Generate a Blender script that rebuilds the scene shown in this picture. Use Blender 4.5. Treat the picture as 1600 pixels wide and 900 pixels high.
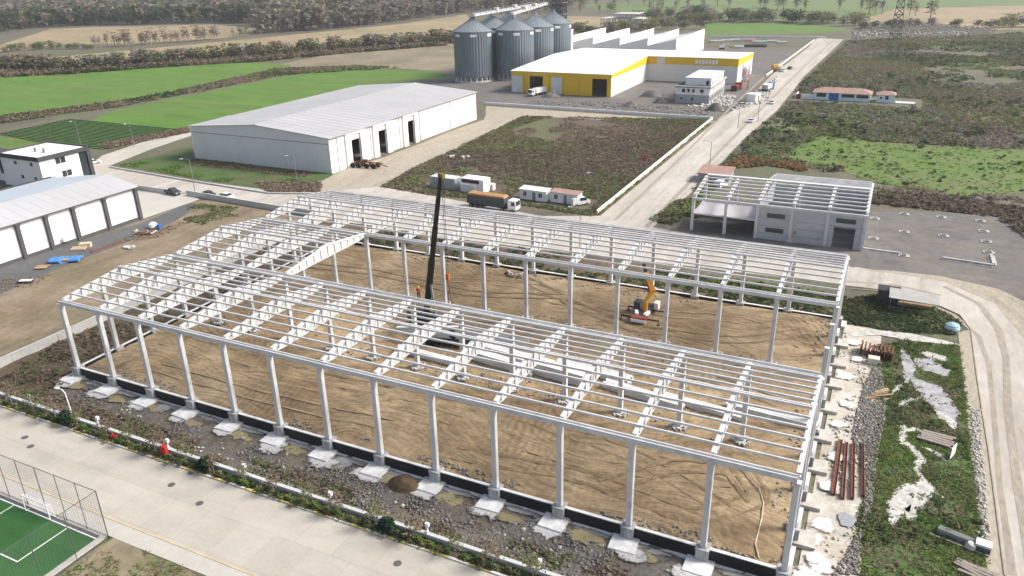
import bpy, math, random
import numpy as np
from mathutils import Vector, Matrix
for _o in list(bpy.data.objects): bpy.data.objects.remove(_o, do_unlink=True)
scene = bpy.context.scene
COL = scene.collection
rng = np.random.default_rng(11)
random.seed(11)
# ------------------------------------------------------------------ camera
CAM = np.array([99.786, -60.692, 54.123]); YAW, PITCH, ROLL, FPX = -0.45643, 0.39991, -0.021745, 1204.016
_f = np.array([math.sin(YAW)*math.cos(PITCH), math.cos(YAW)*math.cos(PITCH), -math.sin(PITCH)])
_r = np.array([math.cos(YAW), -math.sin(YAW), 0.0]); _u = np.cross(_r, _f)
CR = _r*math.cos(ROLL) + _u*math.sin(ROLL); CU = -_r*math.sin(ROLL) + _u*math.cos(ROLL); CF = _f
cd = bpy.data.cameras.new('camera'); cam = bpy.data.objects.new('camera', cd); COL.objects.link(cam)
cd.sensor_width = 36.0; cd.lens = FPX/1600*36.0; cd.clip_start = 0.5; cd.clip_end = 9000
cam.matrix_world = Matrix(((CR[0], CU[0], -CF[0], CAM[0]), (CR[1], CU[1], -CF[1], CAM[1]), (CR[2], CU[2], -CF[2], CAM[2]), (0, 0, 0, 1)))
scene.camera = cam
def at(px, py, z=0.0):
    """the place on the level z that the surveyed photo point (px, py) falls on"""
    d = CF + CR*(px-800)/FPX - CU*(py-450)/FPX
    p = CAM + d*((z-CAM[2])/d[2])
    return Vector((float(p[0]), float(p[1]), float(z)))
# ------------------------------------------------------------------ light
SUN_EL, SUN_AZ = math.radians(42), math.atan2(0.80, 0.42)      # azimuth from +Y towards +X
wd = bpy.data.worlds.new('World'); scene.world = wd; wd.use_nodes = True
nt = wd.node_tree; nt.nodes.clear()
sky = nt.nodes.new('ShaderNodeTexSky'); sky.sky_type = 'NISHITA'; sky.sun_disc = False
sky.sun_elevation = SUN_EL; sky.sun_rotation = SUN_AZ; sky.air_density = 1.0; sky.dust_density = 4.0; sky.ozone_density = 1.0
bg = nt.nodes.new('ShaderNodeBackground'); bg.inputs[1].default_value = 0.06
hsv = nt.nodes.new('ShaderNodeHueSaturation'); hsv.inputs['Saturation'].default_value = 0.75
out = nt.nodes.new('ShaderNodeOutputWorld')
nt.links.new(sky.outputs[0], hsv.inputs['Color']); nt.links.new(hsv.outputs[0], bg.inputs[0]); nt.links.new(bg.outputs[0], out.inputs[0])
sl = bpy.data.lights.new('sun', 'SUN'); sl.energy = 1.5; sl.angle = math.radians(18); sl.color = (1.0, 0.955, 0.89)
so = bpy.data.objects.new('sun', sl); COL.objects.link(so)
sd = Vector((math.sin(SUN_AZ)*math.cos(SUN_EL), math.cos(SUN_AZ)*math.cos(SUN_EL), math.sin(SUN_EL)))
so.rotation_euler = sd.to_track_quat('Z', 'Y').to_euler(); so.location = (0, 0, 300)
vs = scene.view_settings; vs.view_transform = 'Standard'; vs.look = 'None'; vs.exposure = 1.64; vs.gamma = 1.0; vs.use_curve_mapping = False
# ------------------------------------------------------------------ materials
MATS = {}
def _ramp(nt, fac, cols, lo=0.3, hi=0.7):
    r = nt.nodes.new('ShaderNodeValToRGB'); el = r.color_ramp.elements
    n = len(cols)
    while len(el) < n: el.new(0.5)
    for i, c in enumerate(cols):
        el[i].position = lo + (hi-lo)*i/max(1, n-1); el[i].color = (c[0], c[1], c[2], 1)
    nt.links.new(fac, r.inputs[0]); return r.outputs[0]
def mat(name, col, var=0.12, scale=1.5, rough=0.8, metal=0.0, bump=0.0, cols=None, scale2=None, cols2=None, amt2=0.5, lo2=.45, hi2=.62, fine=None, finevar=.25, stretch=(1, 1, 1), spec=0.3, lo=.3, hi=.7, obj=False, streak=None, slabs=None, swirl=None):
    """procedural material: noise ramp in place coordinates (+ patches of a second colour set, + fine grain)"""
    if name in MATS: return MATS[name]
    m = bpy.data.materials.new(name); m.use_nodes = True; nt = m.node_tree
    b = nt.nodes['Principled BSDF']; b.inputs['Roughness'].default_value = rough; b.inputs['Metallic'].default_value = metal
    b.inputs['Specular IOR Level'].default_value = spec
    if obj: pos = nt.nodes.new('ShaderNodeTexCoord').outputs['Object']
    else: pos = nt.nodes.new('ShaderNodeNewGeometry').outputs['Position']
    mp = nt.nodes.new('ShaderNodeMapping'); mp.inputs['Scale'].default_value = stretch
    nt.links.new(pos, mp.inputs['Vector']); pos = mp.outputs[0]
    def noise(s, det=4, rg=.6):
        n = nt.nodes.new('ShaderNodeTexNoise'); n.inputs['Scale'].default_value = s; n.inputs['Detail'].default_value = det; n.inputs['Roughness'].default_value = rg
        nt.links.new(pos, n.inputs['Vector']); return n.outputs[0]
    cs = cols or [[c*(1-var) for c in col], [min(1, c*(1+var)) for c in col]]
    n1 = noise(scale); c = _ramp(nt, n1, cs, lo, hi)
    def mix(a, bb, f=None, fv=1.0, mode='MIX'):
        x = nt.nodes.new('ShaderNodeMix'); x.data_type = 'RGBA'; x.blend_type = mode
        if f is not None: nt.links.new(f, x.inputs[0])
        else: x.inputs[0].default_value = fv
        nt.links.new(a, x.inputs[6]); nt.links.new(bb, x.inputs[7]); return x.outputs[2]
    if scale2:
        n2 = noise(scale2, 5); f = _ramp(nt, n2, [(0, 0, 0), (amt2,)*3], lo2, hi2)
        n3 = noise(scale*1.7, 3); c2 = _ramp(nt, n3, cols2)
        c = mix(c, c2, f)
    if fine:
        n4 = noise(fine, 3, .7); g = _ramp(nt, n4, [(1-finevar,)*3, (1+finevar,)*3], .3, .7)
        c = mix(c, g, None, 1.0, 'MULTIPLY')
    if streak:                                          # drawn-out wheel and blade marks, bent by a slow noise
        fx, fy, bend, dark, light = streak
        nv = nt.nodes.new('ShaderNodeTexNoise'); nv.inputs['Scale'].default_value = .035; nt.links.new(pos, nv.inputs['Vector'])
        sc = nt.nodes.new('ShaderNodeVectorMath'); sc.operation = 'SCALE'; sc.inputs['Scale'].default_value = bend; nt.links.new(nv.outputs['Color'], sc.inputs[0])
        ad = nt.nodes.new('ShaderNodeVectorMath'); nt.links.new(pos, ad.inputs[0]); nt.links.new(sc.outputs[0], ad.inputs[1])
        m2 = nt.nodes.new('ShaderNodeMapping'); m2.inputs['Scale'].default_value = (fx, fy, 1); nt.links.new(ad.outputs[0], m2.inputs['Vector'])
        n5 = nt.nodes.new('ShaderNodeTexNoise'); n5.inputs['Scale'].default_value = 1; n5.inputs['Detail'].default_value = 6; n5.inputs['Roughness'].default_value = .62; nt.links.new(m2.outputs[0], n5.inputs['Vector'])
        c = mix(c, _ramp(nt, n5.outputs[0], [(dark,)*3, (1,1,1), (light,)*3], .32, .68), None, 1.0, 'MULTIPLY')
    if swirl:                                           # turning marks of machines
        wv = nt.nodes.new('ShaderNodeTexWave'); wv.wave_type = 'RINGS'; wv.rings_direction = 'Z'; wv.inputs['Scale'].default_value = swirl[0]; wv.inputs['Distortion'].default_value = 14; wv.inputs['Detail'].default_value = 3; wv.inputs['Detail Scale'].default_value = .25
        nt.links.new(pos, wv.inputs['Vector']); n6 = noise(.05, 3); g6 = _ramp(nt, n6, [(0,0,0), (1,1,1)], .48, .6)
        x6 = nt.nodes.new('ShaderNodeMix'); x6.data_type = 'RGBA'; nt.links.new(g6, x6.inputs[0]); x6.inputs[6].default_value = (1,1,1,1); nt.links.new(_ramp(nt, wv.outputs[0], [(swirl[1],)*3, (1.06,)*3], .2, .7), x6.inputs[7])
        c = mix(c, x6.outputs[2], None, 1.0, 'MULTIPLY')
    if slabs:                                           # cast slabs: fine joints and a slightly different tone each
        bk = nt.nodes.new('ShaderNodeTexBrick'); bk.inputs['Scale'].default_value = 1; bk.offset = 0.5; bk.inputs['Brick Width'].default_value = slabs[0]; bk.inputs['Row Height'].default_value = slabs[1]; bk.inputs['Mortar Size'].default_value = .02
        bk.inputs['Color1'].default_value = (.93,.93,.93,1); bk.inputs['Color2'].default_value = (1.05,1.05,1.05,1); bk.inputs['Mortar'].default_value = (.72,.7,.66,1); nt.links.new(pos, bk.inputs['Vector'])
        c = mix(c, bk.outputs[0], None, 1.0, 'MULTIPLY')
    nt.links.new(c, b.inputs['Base Color'])
    if bump:
        bp = nt.nodes.new('ShaderNodeBump'); bp.inputs['Strength'].default_value = bump; bp.inputs['Distance'].default_value = 0.3
        nb = noise(fine or scale*4, 5, .65)
        nt.links.new(nb, bp.inputs['Height']); nt.links.new(bp.outputs[0], b.inputs['Normal'])
    MATS[name] = m; return m
# ------------------------------------------------------------------ mesh helpers
class MB:
    def __init__(s): s.v = []; s.f = []; s.mi = []; s.m = 0
    def add(s, vs, fs):
        o = len(s.v); s.v += [tuple(map(float, p)) for p in vs]
        for f in fs: s.f.append([i+o for i in f]); s.mi.append(s.m)
        return s
    def box(s, x0, x1, y0, y1, z0, z1):
        return s.add([(x0,y0,z0),(x1,y0,z0),(x1,y1,z0),(x0,y1,z0),(x0,y0,z1),(x1,y0,z1),(x1,y1,z1),(x0,y1,z1)],
                     [(3,2,1,0),(4,5,6,7),(0,1,5,4),(1,2,6,5),(2,3,7,6),(3,0,4,7)])
    def rbox(s, c, size, rz=0.0, tilt=0.0):
        M = Matrix.Translation(Vector(c)) @ Matrix.Rotation(rz, 4, 'Z') @ Matrix.Rotation(tilt, 4, 'Y'); h = [d/2 for d in size]
        P = [M @ Vector((a*h[0], b*h[1], e*h[2])) for e in (-1, 1) for a, b in ((-1,-1),(1,-1),(1,1),(-1,1))]
        return s.add(P, [(3,2,1,0),(4,5,6,7),(0,1,5,4),(1,2,6,5),(2,3,7,6),(3,0,4,7)])
    def bar(s, p, q, w, h=None, up=(0,0,1)):
        p = Vector(p); q = Vector(q); h = h or w; d = (q-p).normalized(); u = Vector(up)
        if abs(d.dot(u)) > .98: u = Vector((1,0,0))
        sx = d.cross(u).normalized()*w/2; sz = sx.cross(d).normalized()*h/2
        P = [a+b for a in (p, q) for b in (-sx-sz, sx-sz, sx+sz, -sx+sz)]
        return s.add(P, [(0,1,2,3),(7,6,5,4),(4,5,1,0),(5,6,2,1),(6,7,3,2),(7,4,0,3)])
    def tube(s, pts, rs, n=8, cap=True):
        pts = [Vector(p) for p in pts]; rings = []
        if not hasattr(rs, '__len__'): rs = [rs]*len(pts)
        for i, p in enumerate(pts):
            d = (pts[min(i+1, len(pts)-1)]-pts[max(i-1, 0)]).normalized(); u = Vector((0,0,1)) if abs(d.z) < .95 else Vector((1,0,0))
            a = d.cross(u).normalized(); b = d.cross(a).normalized()
            rings.append([p+(a*math.cos(t)+b*math.sin(t))*rs[i] for t in [k*2*math.pi/n for k in range(n)]])
        V = [v for r in rings for v in r]; F = []
        for i in range(len(pts)-1):
            for k in range(n): F.append((i*n+k, i*n+(k+1)%n, (i+1)*n+(k+1)%n, (i+1)*n+k))
        if cap: F.append(tuple(range(n))[::-1]); F.append(tuple((len(pts)-1)*n+k for k in range(n)))
        return s.add(V, F)
    def prism(s, poly, z0, z1):
        n = len(poly); V = [(p[0], p[1], z0) for p in poly]+[(p[0], p[1], z1) for p in poly]
        return s.add(V, [tuple(range(n))[::-1], tuple(range(n, 2*n))]+[(i, (i+1)%n, n+(i+1)%n, n+i) for i in range(n)])
    def prof(s, prof, a0, a1, axis='x'):
        """extrude a profile along axis: x: prof=(y,z); y: prof=(x,z)"""
        n = len(prof)
        V = [((a,)+tuple(p) if axis == 'x' else (p[0], a, p[1])) for a in (a0, a1) for p in prof]
        return s.add(V, [tuple(range(n))[::-1], tuple(range(n, 2*n))]+[(i, (i+1)%n, n+(i+1)%n, n+i) for i in range(n)])
    def wall(s, p, q, h, t, holes=(), z0=0.0):
        """upright wall from p to q (xy), outer face on the p->q line, thickness t to its left; holes (u0,u1,z0,z1) stay open"""
        p = Vector((p[0], p[1], 0)); q = Vector((q[0], q[1], 0)); L = (q-p).length; d = (q-p)/L; nn = Vector((-d.y, d.x, 0))*t
        us = sorted({0, L, *[a for hh in holes for a in hh[:2]]}); zs = sorted({z0, h, *[a for hh in holes for a in hh[2:]]})
        for a, b in zip(us, us[1:]):
            run = None
            for e, g in zip(zs, zs[1:]):
                hole = any(hh[0] <= (a+b)/2 <= hh[1] and hh[2] <= (e+g)/2 <= hh[3] for hh in holes)
                if not hole: run = (run[0], g) if run else (e, g)
                if (hole or g == zs[-1]) and run:
                    P = [p+d*uu+w+Vector((0,0,zz)) for zz in run for uu, w in ((a, Vector()), (b, Vector()), (b, nn), (a, nn))]
                    s.add(P, [(3,2,1,0),(4,5,6,7),(0,1,5,4),(1,2,6,5),(2,3,7,6),(3,0,4,7)]); run = None
        return s
    def mesh(s, name, *ms):
        me = bpy.data.meshes.new(name); me.from_pydata(s.v, [], s.f)
        for m in ms: me.materials.append(m)
        if len(ms) > 1: me.polygons.foreach_set('material_index', s.mi)
        me.update(); return me
    def build(s, name, m, parent=None, loc=None):
        ms = m if isinstance(m, (list, tuple)) else [m]
        return link(name, s.mesh(name, *ms), parent, loc)
def link(name, me, parent=None, loc=None, rz=None):
    o = bpy.data.objects.new(name, me); COL.objects.link(o)
    if parent is not None: o.parent = parent
    if loc is not None: o.location = loc
    if rz is not None: o.rotation_euler = (0, 0, rz)
    return o
def tag(o, label, cat, group=None):
    o['label'] = label; o['category'] = cat
    if group: o['group'] = group
    return o
def thing(name, label, cat, loc=(0,0,0), rz=0.0, group=None):
    o = link(name, None, None, loc, rz); o.empty_display_size = 1; return tag(o, label, cat, group)
def struct(o, kind='structure'):
    o['kind'] = kind; return o
def dup(root, loc, rz=0.0, label=None, scale=None, group=None):
    r = root.copy(); COL.objects.link(r); r.location = loc; r.rotation_euler = (0, 0, rz)
    if scale: r.scale = scale if hasattr(scale, '__len__') else (scale,)*3
    if label: r['label'] = label
    if group: r['group'] = group
    for ch in list(root.children):
        c = ch.copy(); COL.objects.link(c); c.parent = r
        for g in list(ch.children):
            d = g.copy(); COL.objects.link(d); d.parent = c
    return r
def npmesh(name, V, F, m):
    """mesh from numpy arrays: V (n,3), F (k,3|4)"""
    me = bpy.data.meshes.new(name); V = np.asarray(V, np.float32); F = np.asarray(F, np.int32)
    me.vertices.add(len(V)); me.vertices.foreach_set('co', V.ravel())
    k = F.shape[1]; me.loops.add(F.size); me.loops.foreach_set('vertex_index', F.ravel())
    me.polygons.add(len(F)); me.polygons.foreach_set('loop_start', np.arange(0, F.size, k, dtype=np.int32))
    try: me.polygons.foreach_set('loop_total', np.full(len(F), k, np.int32))
    except Exception: pass
    for mm in (m if isinstance(m, (list, tuple)) else [m]): me.materials.append(mm)
    me.update(calc_edges=True); me.validate(); return me
_lat = rng.random((64, 64))
def vnoise(x, y):
    xi = np.floor(x).astype(int); yi = np.floor(y).astype(int); fx = x-xi; fy = y-yi; fx = fx*fx*(3-2*fx); fy = fy*fy*(3-2*fy)
    g = lambda a, b: _lat[a % 64, b % 64]
    return (g(xi,yi)*(1-fx)+g(xi+1,yi)*fx)*(1-fy)+(g(xi,yi+1)*(1-fx)+g(xi+1,yi+1)*fx)*fy
def fbm(x, y, o=4):
    t = 0; a = .5
    for k in range(o): t = t+a*vnoise(x*2**k+7.3*k, y*2**k+3.1*k); a *= .5
    return t
def inpoly(P, poly):
    x, y = P[:, 0], P[:, 1]; r = np.zeros(len(P), bool); n = len(poly)
    for i in range(n):
        x1, y1 = poly[i][:2]; x2, y2 = poly[(i+1) % n][:2]
        c = ((y1 > y) != (y2 > y)) & (x < (x2-x1)*(y-y1)/((y2-y1) or 1e-9)+x1); r ^= c
    return r
def sample(poly, n):
    a = np.array([p[:2] for p in poly], float); lo, hi = a.min(0), a.max(0); out = np.zeros((0, 2))
    while len(out) < n:
        P = lo+(hi-lo)*rng.random((n*2, 2)); out = np.vstack([out, P[inpoly(P, a)]])
    return out[:n]
def cards(centers, sizes, up=0.5):
    """random leaf cards: centers (n,3), sizes (n,) -> V,F"""
    n = len(centers); a = rng.normal(size=(n, 3)); a[:, 2] *= up*.5; a /= np.linalg.norm(a, axis=1)[:, None]+1e-9
    b = rng.normal(size=(n, 3)); b[:, 2] *= .45; b -= a*(a*b).sum(1)[:, None]; b /= np.linalg.norm(b, axis=1)[:, None]+1e-9
    s = sizes[:, None]; j = .7+.6*rng.random((n, 4, 1))
    V = np.stack([centers-a*s*j[:, 0]-b*s*.35, centers+b*s*j[:, 1]*.7, centers+a*s*j[:, 2]-b*s*.2, centers-b*s*j[:, 3]*.8], 1).reshape(-1, 3)
    return V, np.arange(4*n).reshape(n, 4)
def clumps(P, rad, hgt, k, leaf, z=0.0):
    """low shrubs: P (n,2), each k cards in a dome"""
    n = len(P); r = rad*(.6+.8*rng.random(n)); h = hgt*(.5+1.0*rng.random(n))
    th = rng.random((n, k))*2*np.pi; q = np.sqrt(rng.random((n, k))); w = rng.random((n, k))
    x = P[:, 0:1]+r[:, None]*q*np.cos(th); y = P[:, 1:2]+r[:, None]*q*np.sin(th); zz = z+h[:, None]*np.sqrt(np.clip(1-q*q, 0, 1))*(.35+.65*w)
    C = np.stack([x, y, zz], 2).reshape(-1, 3); return cards(C, leaf*(.6+.8*rng.random(n*k)), .6)
def pebbles(P, smin, smax, z=0.0):
    n = len(P); s = (smin+(smax-smin)*rng.random(n)**2)[:, None, None]
    base = np.array([(1,0,0),(0,1,0),(-1,0,0),(0,-1,0),(0,0,.8),(0,0,-.5)], float)[None]*(.6+.7*rng.random((n, 6, 1)))
    a = rng.random(n)*6.28; ca, sa = np.cos(a)[:, None], np.sin(a)[:, None]
    b = np.stack([base[..., 0]*ca-base[..., 1]*sa, base[..., 0]*sa+base[..., 1]*ca, base[..., 2]], 2)*s
    zc = z if np.isscalar(z) else z[:, None]
    b[..., 0] += P[:, 0:1]; b[..., 1] += P[:, 1:2]; b[..., 2] += zc+s[..., 0]*.25
    F = np.array([(0,1,4),(1,2,4),(2,3,4),(3,0,4),(1,0,5),(2,1,5),(3,2,5),(0,3,5)])
    return b.reshape(-1, 3), (F[None]+6*np.arange(n)[:, None, None]).reshape(-1, 3)
def cat(*vf):
    V = []; F = []; o = 0
    for v, f in vf: V.append(v); F.append(f+o); o += len(v)
    return np.vstack(V), np.vstack(F)
# ================================================================== the ground
PX = lambda *ps: [tuple(at(x, y)[:2]) for x, y in ps]
def sheet(name, poly, z, m, kind='structure'):
    a = sum(poly[i][0]*poly[(i+1) % len(poly)][1]-poly[(i+1) % len(poly)][0]*poly[i][1] for i in range(len(poly)))
    if a < 0: poly = poly[::-1]
    mb = MB(); mb.add([(p[0], p[1], z) for p in poly], [tuple(range(len(poly)))])
    return struct(mb.build(name, m), kind)
def hf(name, x0, x1, y0, y1, st, zf, m, kind='structure', keep=None):
    nx, ny = int((x1-x0)/st)+1, int((y1-y0)/st)+1
    X, Y = np.meshgrid(np.linspace(x0, x1, nx), np.linspace(y0, y1, ny)); Z = zf(X, Y)
    V = np.stack([X, Y, Z], 2).reshape(-1, 3); i = np.arange(nx*ny).reshape(ny, nx)
    F = np.stack([i[:-1, :-1], i[:-1, 1:], i[1:, 1:], i[1:, :-1]], 2).reshape(-1, 4)
    if keep is not None:
        c = V[F].mean(1); F = F[keep(c)]
    me = npmesh(name, V, F, m); me.polygons.foreach_set('use_smooth', np.ones(len(me.polygons), bool)); return struct(link(name, me), kind)
def stuff(name, V, F, m, label=None):
    o = struct(link(name, npmesh(name, V, F, m)), 'stuff'); return o
M_ground = mat('scrub_ground', None, cols=[(.085,.075,.052), (.14,.12,.09), (.115,.13,.06)], scale=.05, scale2=.02, cols2=[(.09,.085,.062), (.105,.13,.05)], amt2=.8, fine=.9, finevar=.35)
M_grass = mat('field_grass', None, cols=[(.068,.155,.018), (.11,.205,.03)], scale=.03, stretch=(1, 3, 1), scale2=.012, cols2=[(.10,.145,.035), (.125,.175,.04)], amt2=.7, fine=.6, finevar=.12, streak=(.012, .28, 9, .74, 1.2))
M_grass2 = mat('far_grass', None, cols=[(.10,.155,.05), (.14,.185,.065)], scale=.01, fine=.15, finevar=.15)
M_tan = mat('stubble', None, cols=[(.27,.205,.125), (.34,.265,.165)], scale=.02, scale2=.012, cols2=[(.20,.175,.10), (.26,.22,.12)], amt2=.8, fine=.3, finevar=.15, streak=(.01, .15, 20, .75, 1.15))
M_tan2 = mat('fallow', None, cols=[(.20,.17,.115), (.27,.22,.15)], scale=.04, scale2=.03, cols2=[(.13,.13,.07), (.17,.15,.09)], amt2=.7, fine=.5, finevar=.25)
M_heath = mat('heath_soil', None, cols=[(.085,.062,.05), (.135,.10,.08)], scale=.12, scale2=.035, cols2=[(.095,.11,.045), (.12,.145,.055)], amt2=.75, lo2=.5, hi2=.6, fine=1.2, finevar=.4)
M_lush = mat('lush_grass', None, cols=[(.075,.14,.022), (.12,.18,.035)], scale=.12, scale2=.06, cols2=[(.11,.12,.05), (.15,.16,.07)], amt2=.7, fine=.8, finevar=.25)
M_dkgrass = mat('mown_grass', None, cols=[(.045,.095,.022), (.08,.13,.035)], scale=.2, scale2=.1, cols2=[(.10,.085,.05), (.12,.11,.06)], amt2=.6, fine=1.5, finevar=.3)
M_conc_road = mat('concrete_road', None, cols=[(.40,.365,.315), (.47,.435,.385)], scale=.12, scale2=.25, cols2=[(.36,.33,.29), (.43,.4,.36)], amt2=.6, fine=2.0, finevar=.06, rough=.9, slabs=(4.7, 4.87), streak=(.06, .5, 3, .92, 1.04))
M_pale_road = mat('dusty_road', None, cols=[(.41,.375,.33), (.50,.465,.42)], scale=.07, stretch=(1, .35, 1), scale2=.12, cols2=[(.30,.265,.22), (.38,.34,.29)], amt2=.6, fine=1.2, finevar=.1, rough=.95, streak=(.5, .05, 4, .82, 1.05))
M_sand = mat('sandy_shoulder', None, cols=[(.33,.29,.225), (.42,.375,.31)], scale=.3, stretch=(1, .3, 1), scale2=.3, cols2=[(.25,.215,.16), (.3,.26,.2)], amt2=.7, fine=2.5, finevar=.2, rough=.95)
M_dirt = mat('site_dirt', None, cols=[(.19,.13,.07), (.31,.23,.135), (.38,.30,.19)], scale=.07, scale2=.045, cols2=[(.15,.095,.052), (.21,.145,.08)], amt2=.7, fine=1.6, finevar=.2, bump=.35, streak=(.16, 2.3, 30, .58, 1.28), swirl=(.35, .8))
M_soil = mat('dark_soil', None, cols=[(.075,.055,.038), (.14,.10,.065)], scale=.3, scale2=.12, cols2=[(.09,.085,.045), (.16,.13,.07)], amt2=.6, fine=1.5, finevar=.35, bump=.4)
M_lot = mat('lot_dirt', None, cols=[(.16,.12,.08), (.23,.18,.125), (.27,.22,.155)], scale=.08, streak=(.6, .06, 8, .8, 1.12), scale2=.06, cols2=[(.14,.105,.06), (.15,.14,.075)], amt2=.7, fine=.9, finevar=.2)
M_gravel = mat('grey_gravel', None, cols=[(.11,.10,.085), (.18,.165,.145)], scale=.5, scale2=.2, cols2=[(.13,.10,.07), (.22,.19,.12)], amt2=.7, fine=3.0, finevar=.4, bump=.4)
M_asph = mat('worn_asphalt', None, cols=[(.085,.087,.09), (.12,.122,.125)], scale=.2, fine=1.5, finevar=.12)
M_lotgrey = mat('grey_hardstanding', None, cols=[(.115,.108,.102), (.155,.147,.14)], scale=.12, scale2=.08, cols2=[(.16,.14,.12), (.19,.165,.14)], amt2=.7, fine=1.0, finevar=.15, streak=(.12, .5, 30, .8, 1.12))
M_apron = mat('pale_apron', None, cols=[(.42,.40,.36), (.47,.45,.41)], scale=.15, fine=1.5, finevar=.06)
M_lime = mat('lime_spill', None, cols=[(.36,.35,.32), (.58,.565,.54)], scale=.9, scale2=1.4, cols2=[(.22,.22,.18), (.32,.31,.27)], amt2=.8, lo2=.52, hi2=.6, fine=4, finevar=.2)
M_limeground = mat('limed_ground', None, cols=[(.36,.33,.28), (.60,.57,.52)], scale=.18, scale2=.2, cols2=[(.34,.29,.2), (.42,.37,.28)], amt2=.7, fine=2.2, finevar=.2)
M_turf = mat('pitch_turf', None, cols=[(.022,.085,.02), (.036,.125,.03)], scale=.12, fine=6, finevar=.15, streak=(.05, .6, 2, .85, 1.1))
M_white = mat('white_paint', (.80,.80,.80), var=.04, scale=.8)
M_concrete = mat('light_concrete', (.50,.50,.49), var=.10, scale=.6, fine=3, finevar=.06)
M_frame = mat('precast_white', (.60,.60,.60), var=.09, scale=.35, scale2=.6, cols2=[(.38,.38,.375), (.50,.50,.495)], amt2=.6, lo2=.5, hi2=.66, fine=3.0, finevar=.07)
M_black = mat('bitumen_black', (.018,.018,.02), var=.25, scale=1.2, rough=.55)
M_dark = mat('dark_metal', (.035,.036,.04), var=.2, scale=2, rough=.6)
M_grey = mat('grey_metal', (.25,.26,.27), var=.1, scale=1, rough=.5, metal=.3)
M_glass = mat('dark_glass', (.03,.038,.045), var=.2, scale=.5, rough=.15, spec=.5)
M_red = mat('red_paint', (.45,.03,.025), var=.15, scale=3)
M_yellow = mat('yellow_paint', (.72,.47,.02), var=.05, scale=.3)
M_wood = mat('timber', (.38,.27,.16), var=.25, scale=2, stretch=(1, 1, 4))
M_rust = mat('rust', (.17,.065,.04), var=.35, scale=3, fine=8, finevar=.2)
M_blue = mat('blue_paint', (.03,.14,.48), var=.1, scale=2)
M_rubber = mat('rubber', (.02,.02,.02), var=.2, scale=3)

# base sheet to the horizon
sheet('ground', [(-4200,-700),(4200,-700),(4200,4200),(-4200,4200)], 0, M_ground)
# far fields
W = PX
sheet('green_field', W((-60,190),(-60,128),(0,122),(120,113),(300,103),(390,97),(455,102),(440,118),(300,145),(130,175),(0,193),(-30,196)), .05, M_grass)
sheet('green_field', W((140,190),(180,172),(300,149),(400,128),(480,113),(600,109),(690,112),(700,122),(640,128),(565,134),(420,170),(300,200),(290,203)), .05, M_grass)
sheet('green_field', W((-60,255),(-60,212),(0,212),(60,213),(62,245),(30,262)), .05, M_lush)
sheet('vegetable_plot', W((0,208),(110,186),(292,203),(250,215),(160,234),(60,222),(0,212)), .06, mat('plot_soil', None, cols=[(.035,.04,.022), (.05,.055,.03)], scale=.3, fine=1.0, finevar=.3))
mb = MB(); stripes = W((0,208),(110,186),(292,203),(160,234),(60,224))
import itertools
for k in range(26):                                     # green crop rows between the dark furrows
    y = 104+k*1.75; 
    for x0, x1 in ((-205, -128),):
        seg = [x for x in np.arange(x0, x1, 1.0) if inpoly(np.array([[x, y]]), stripes)[0]]
        if len(seg) > 6: mb.box(seg[0], seg[-1], y-.35, y+.35, .06, .30)
struct(mb.build('crop_rows', mat('crop_green', (.07,.14,.035), var=.3, scale=.6, fine=2, finevar=.3)), 'stuff')
sheet('stubble_field', W((-80,108),(0,97),(240,75),(400,60),(520,48),(640,36),(730,22),(740,48),(640,62),(540,76),(420,88),(330,100),(100,110),(-80,120)), .04, M_tan)
sheet('stubble_field', W((-60,90),(0,70),(80,45),(250,38),(420,36),(410,52),(340,60),(200,68),(60,72)), .04, M_tan)
sheet('fallow_field', W((420,104),(500,88),(640,72),(740,66),(720,112),(600,106),(500,112)), .04, M_tan2)
sheet('fallow_field', W((880,25),(975,27),(1000,45),(940,50),(890,42)), .04, M_tan)
sheet('far_meadow', W((1085,50),(1110,36),(1250,38),(1330,46),(1280,52),(1100,55)), .06, M_grass)
sheet('far_meadow', W((900,8),(1100,-2),(1300,-6),(1700,-8),(1750,12),(1560,8),(1440,12),(1330,30),(1150,22),(960,18)), .04, M_grass2)
sheet('far_meadow', W((1050,22),(1200,14),(1340,22),(1330,34),(1180,33)), .07, M_grass2)
sheet('stubble_field', W((1330,36),(1400,14),(1560,9),(1720,8),(1760,44),(1560,47),(1400,34)), .05, M_tan)
# middle distance
HEATH = W((598,292),(650,262),(735,222),(818,182),(1113,187),(930,338),(900,322),(810,312),(760,312),(680,306))
sheet('heath', HEATH, .03, M_heath)
sheet('lush_grass', W((1215,245),(1285,212),(1370,222),(1480,228),(1640,236),(1650,300),(1505,306),(1440,296),(1370,286),(1300,262)), .05, M_lush)
sheet('mown_grass', W((186,258),(300,228),(300,248),(525,272),(490,285),(500,298),(420,296),(300,278)), .04, M_dkgrass)
sheet('wood_floor', W((-120,62),(0,54),(75,44),(210,41),(330,38),(420,46),(405,56),(470,52),(560,44),(650,32),(725,22),(890,22),(900,4),(960,-8),(940,-12),(-200,-5)), .09, mat('wood_litter', None, cols=[(.085,.08,.065), (.13,.12,.095)], scale=.03, fine=.2, finevar=.3))
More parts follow.
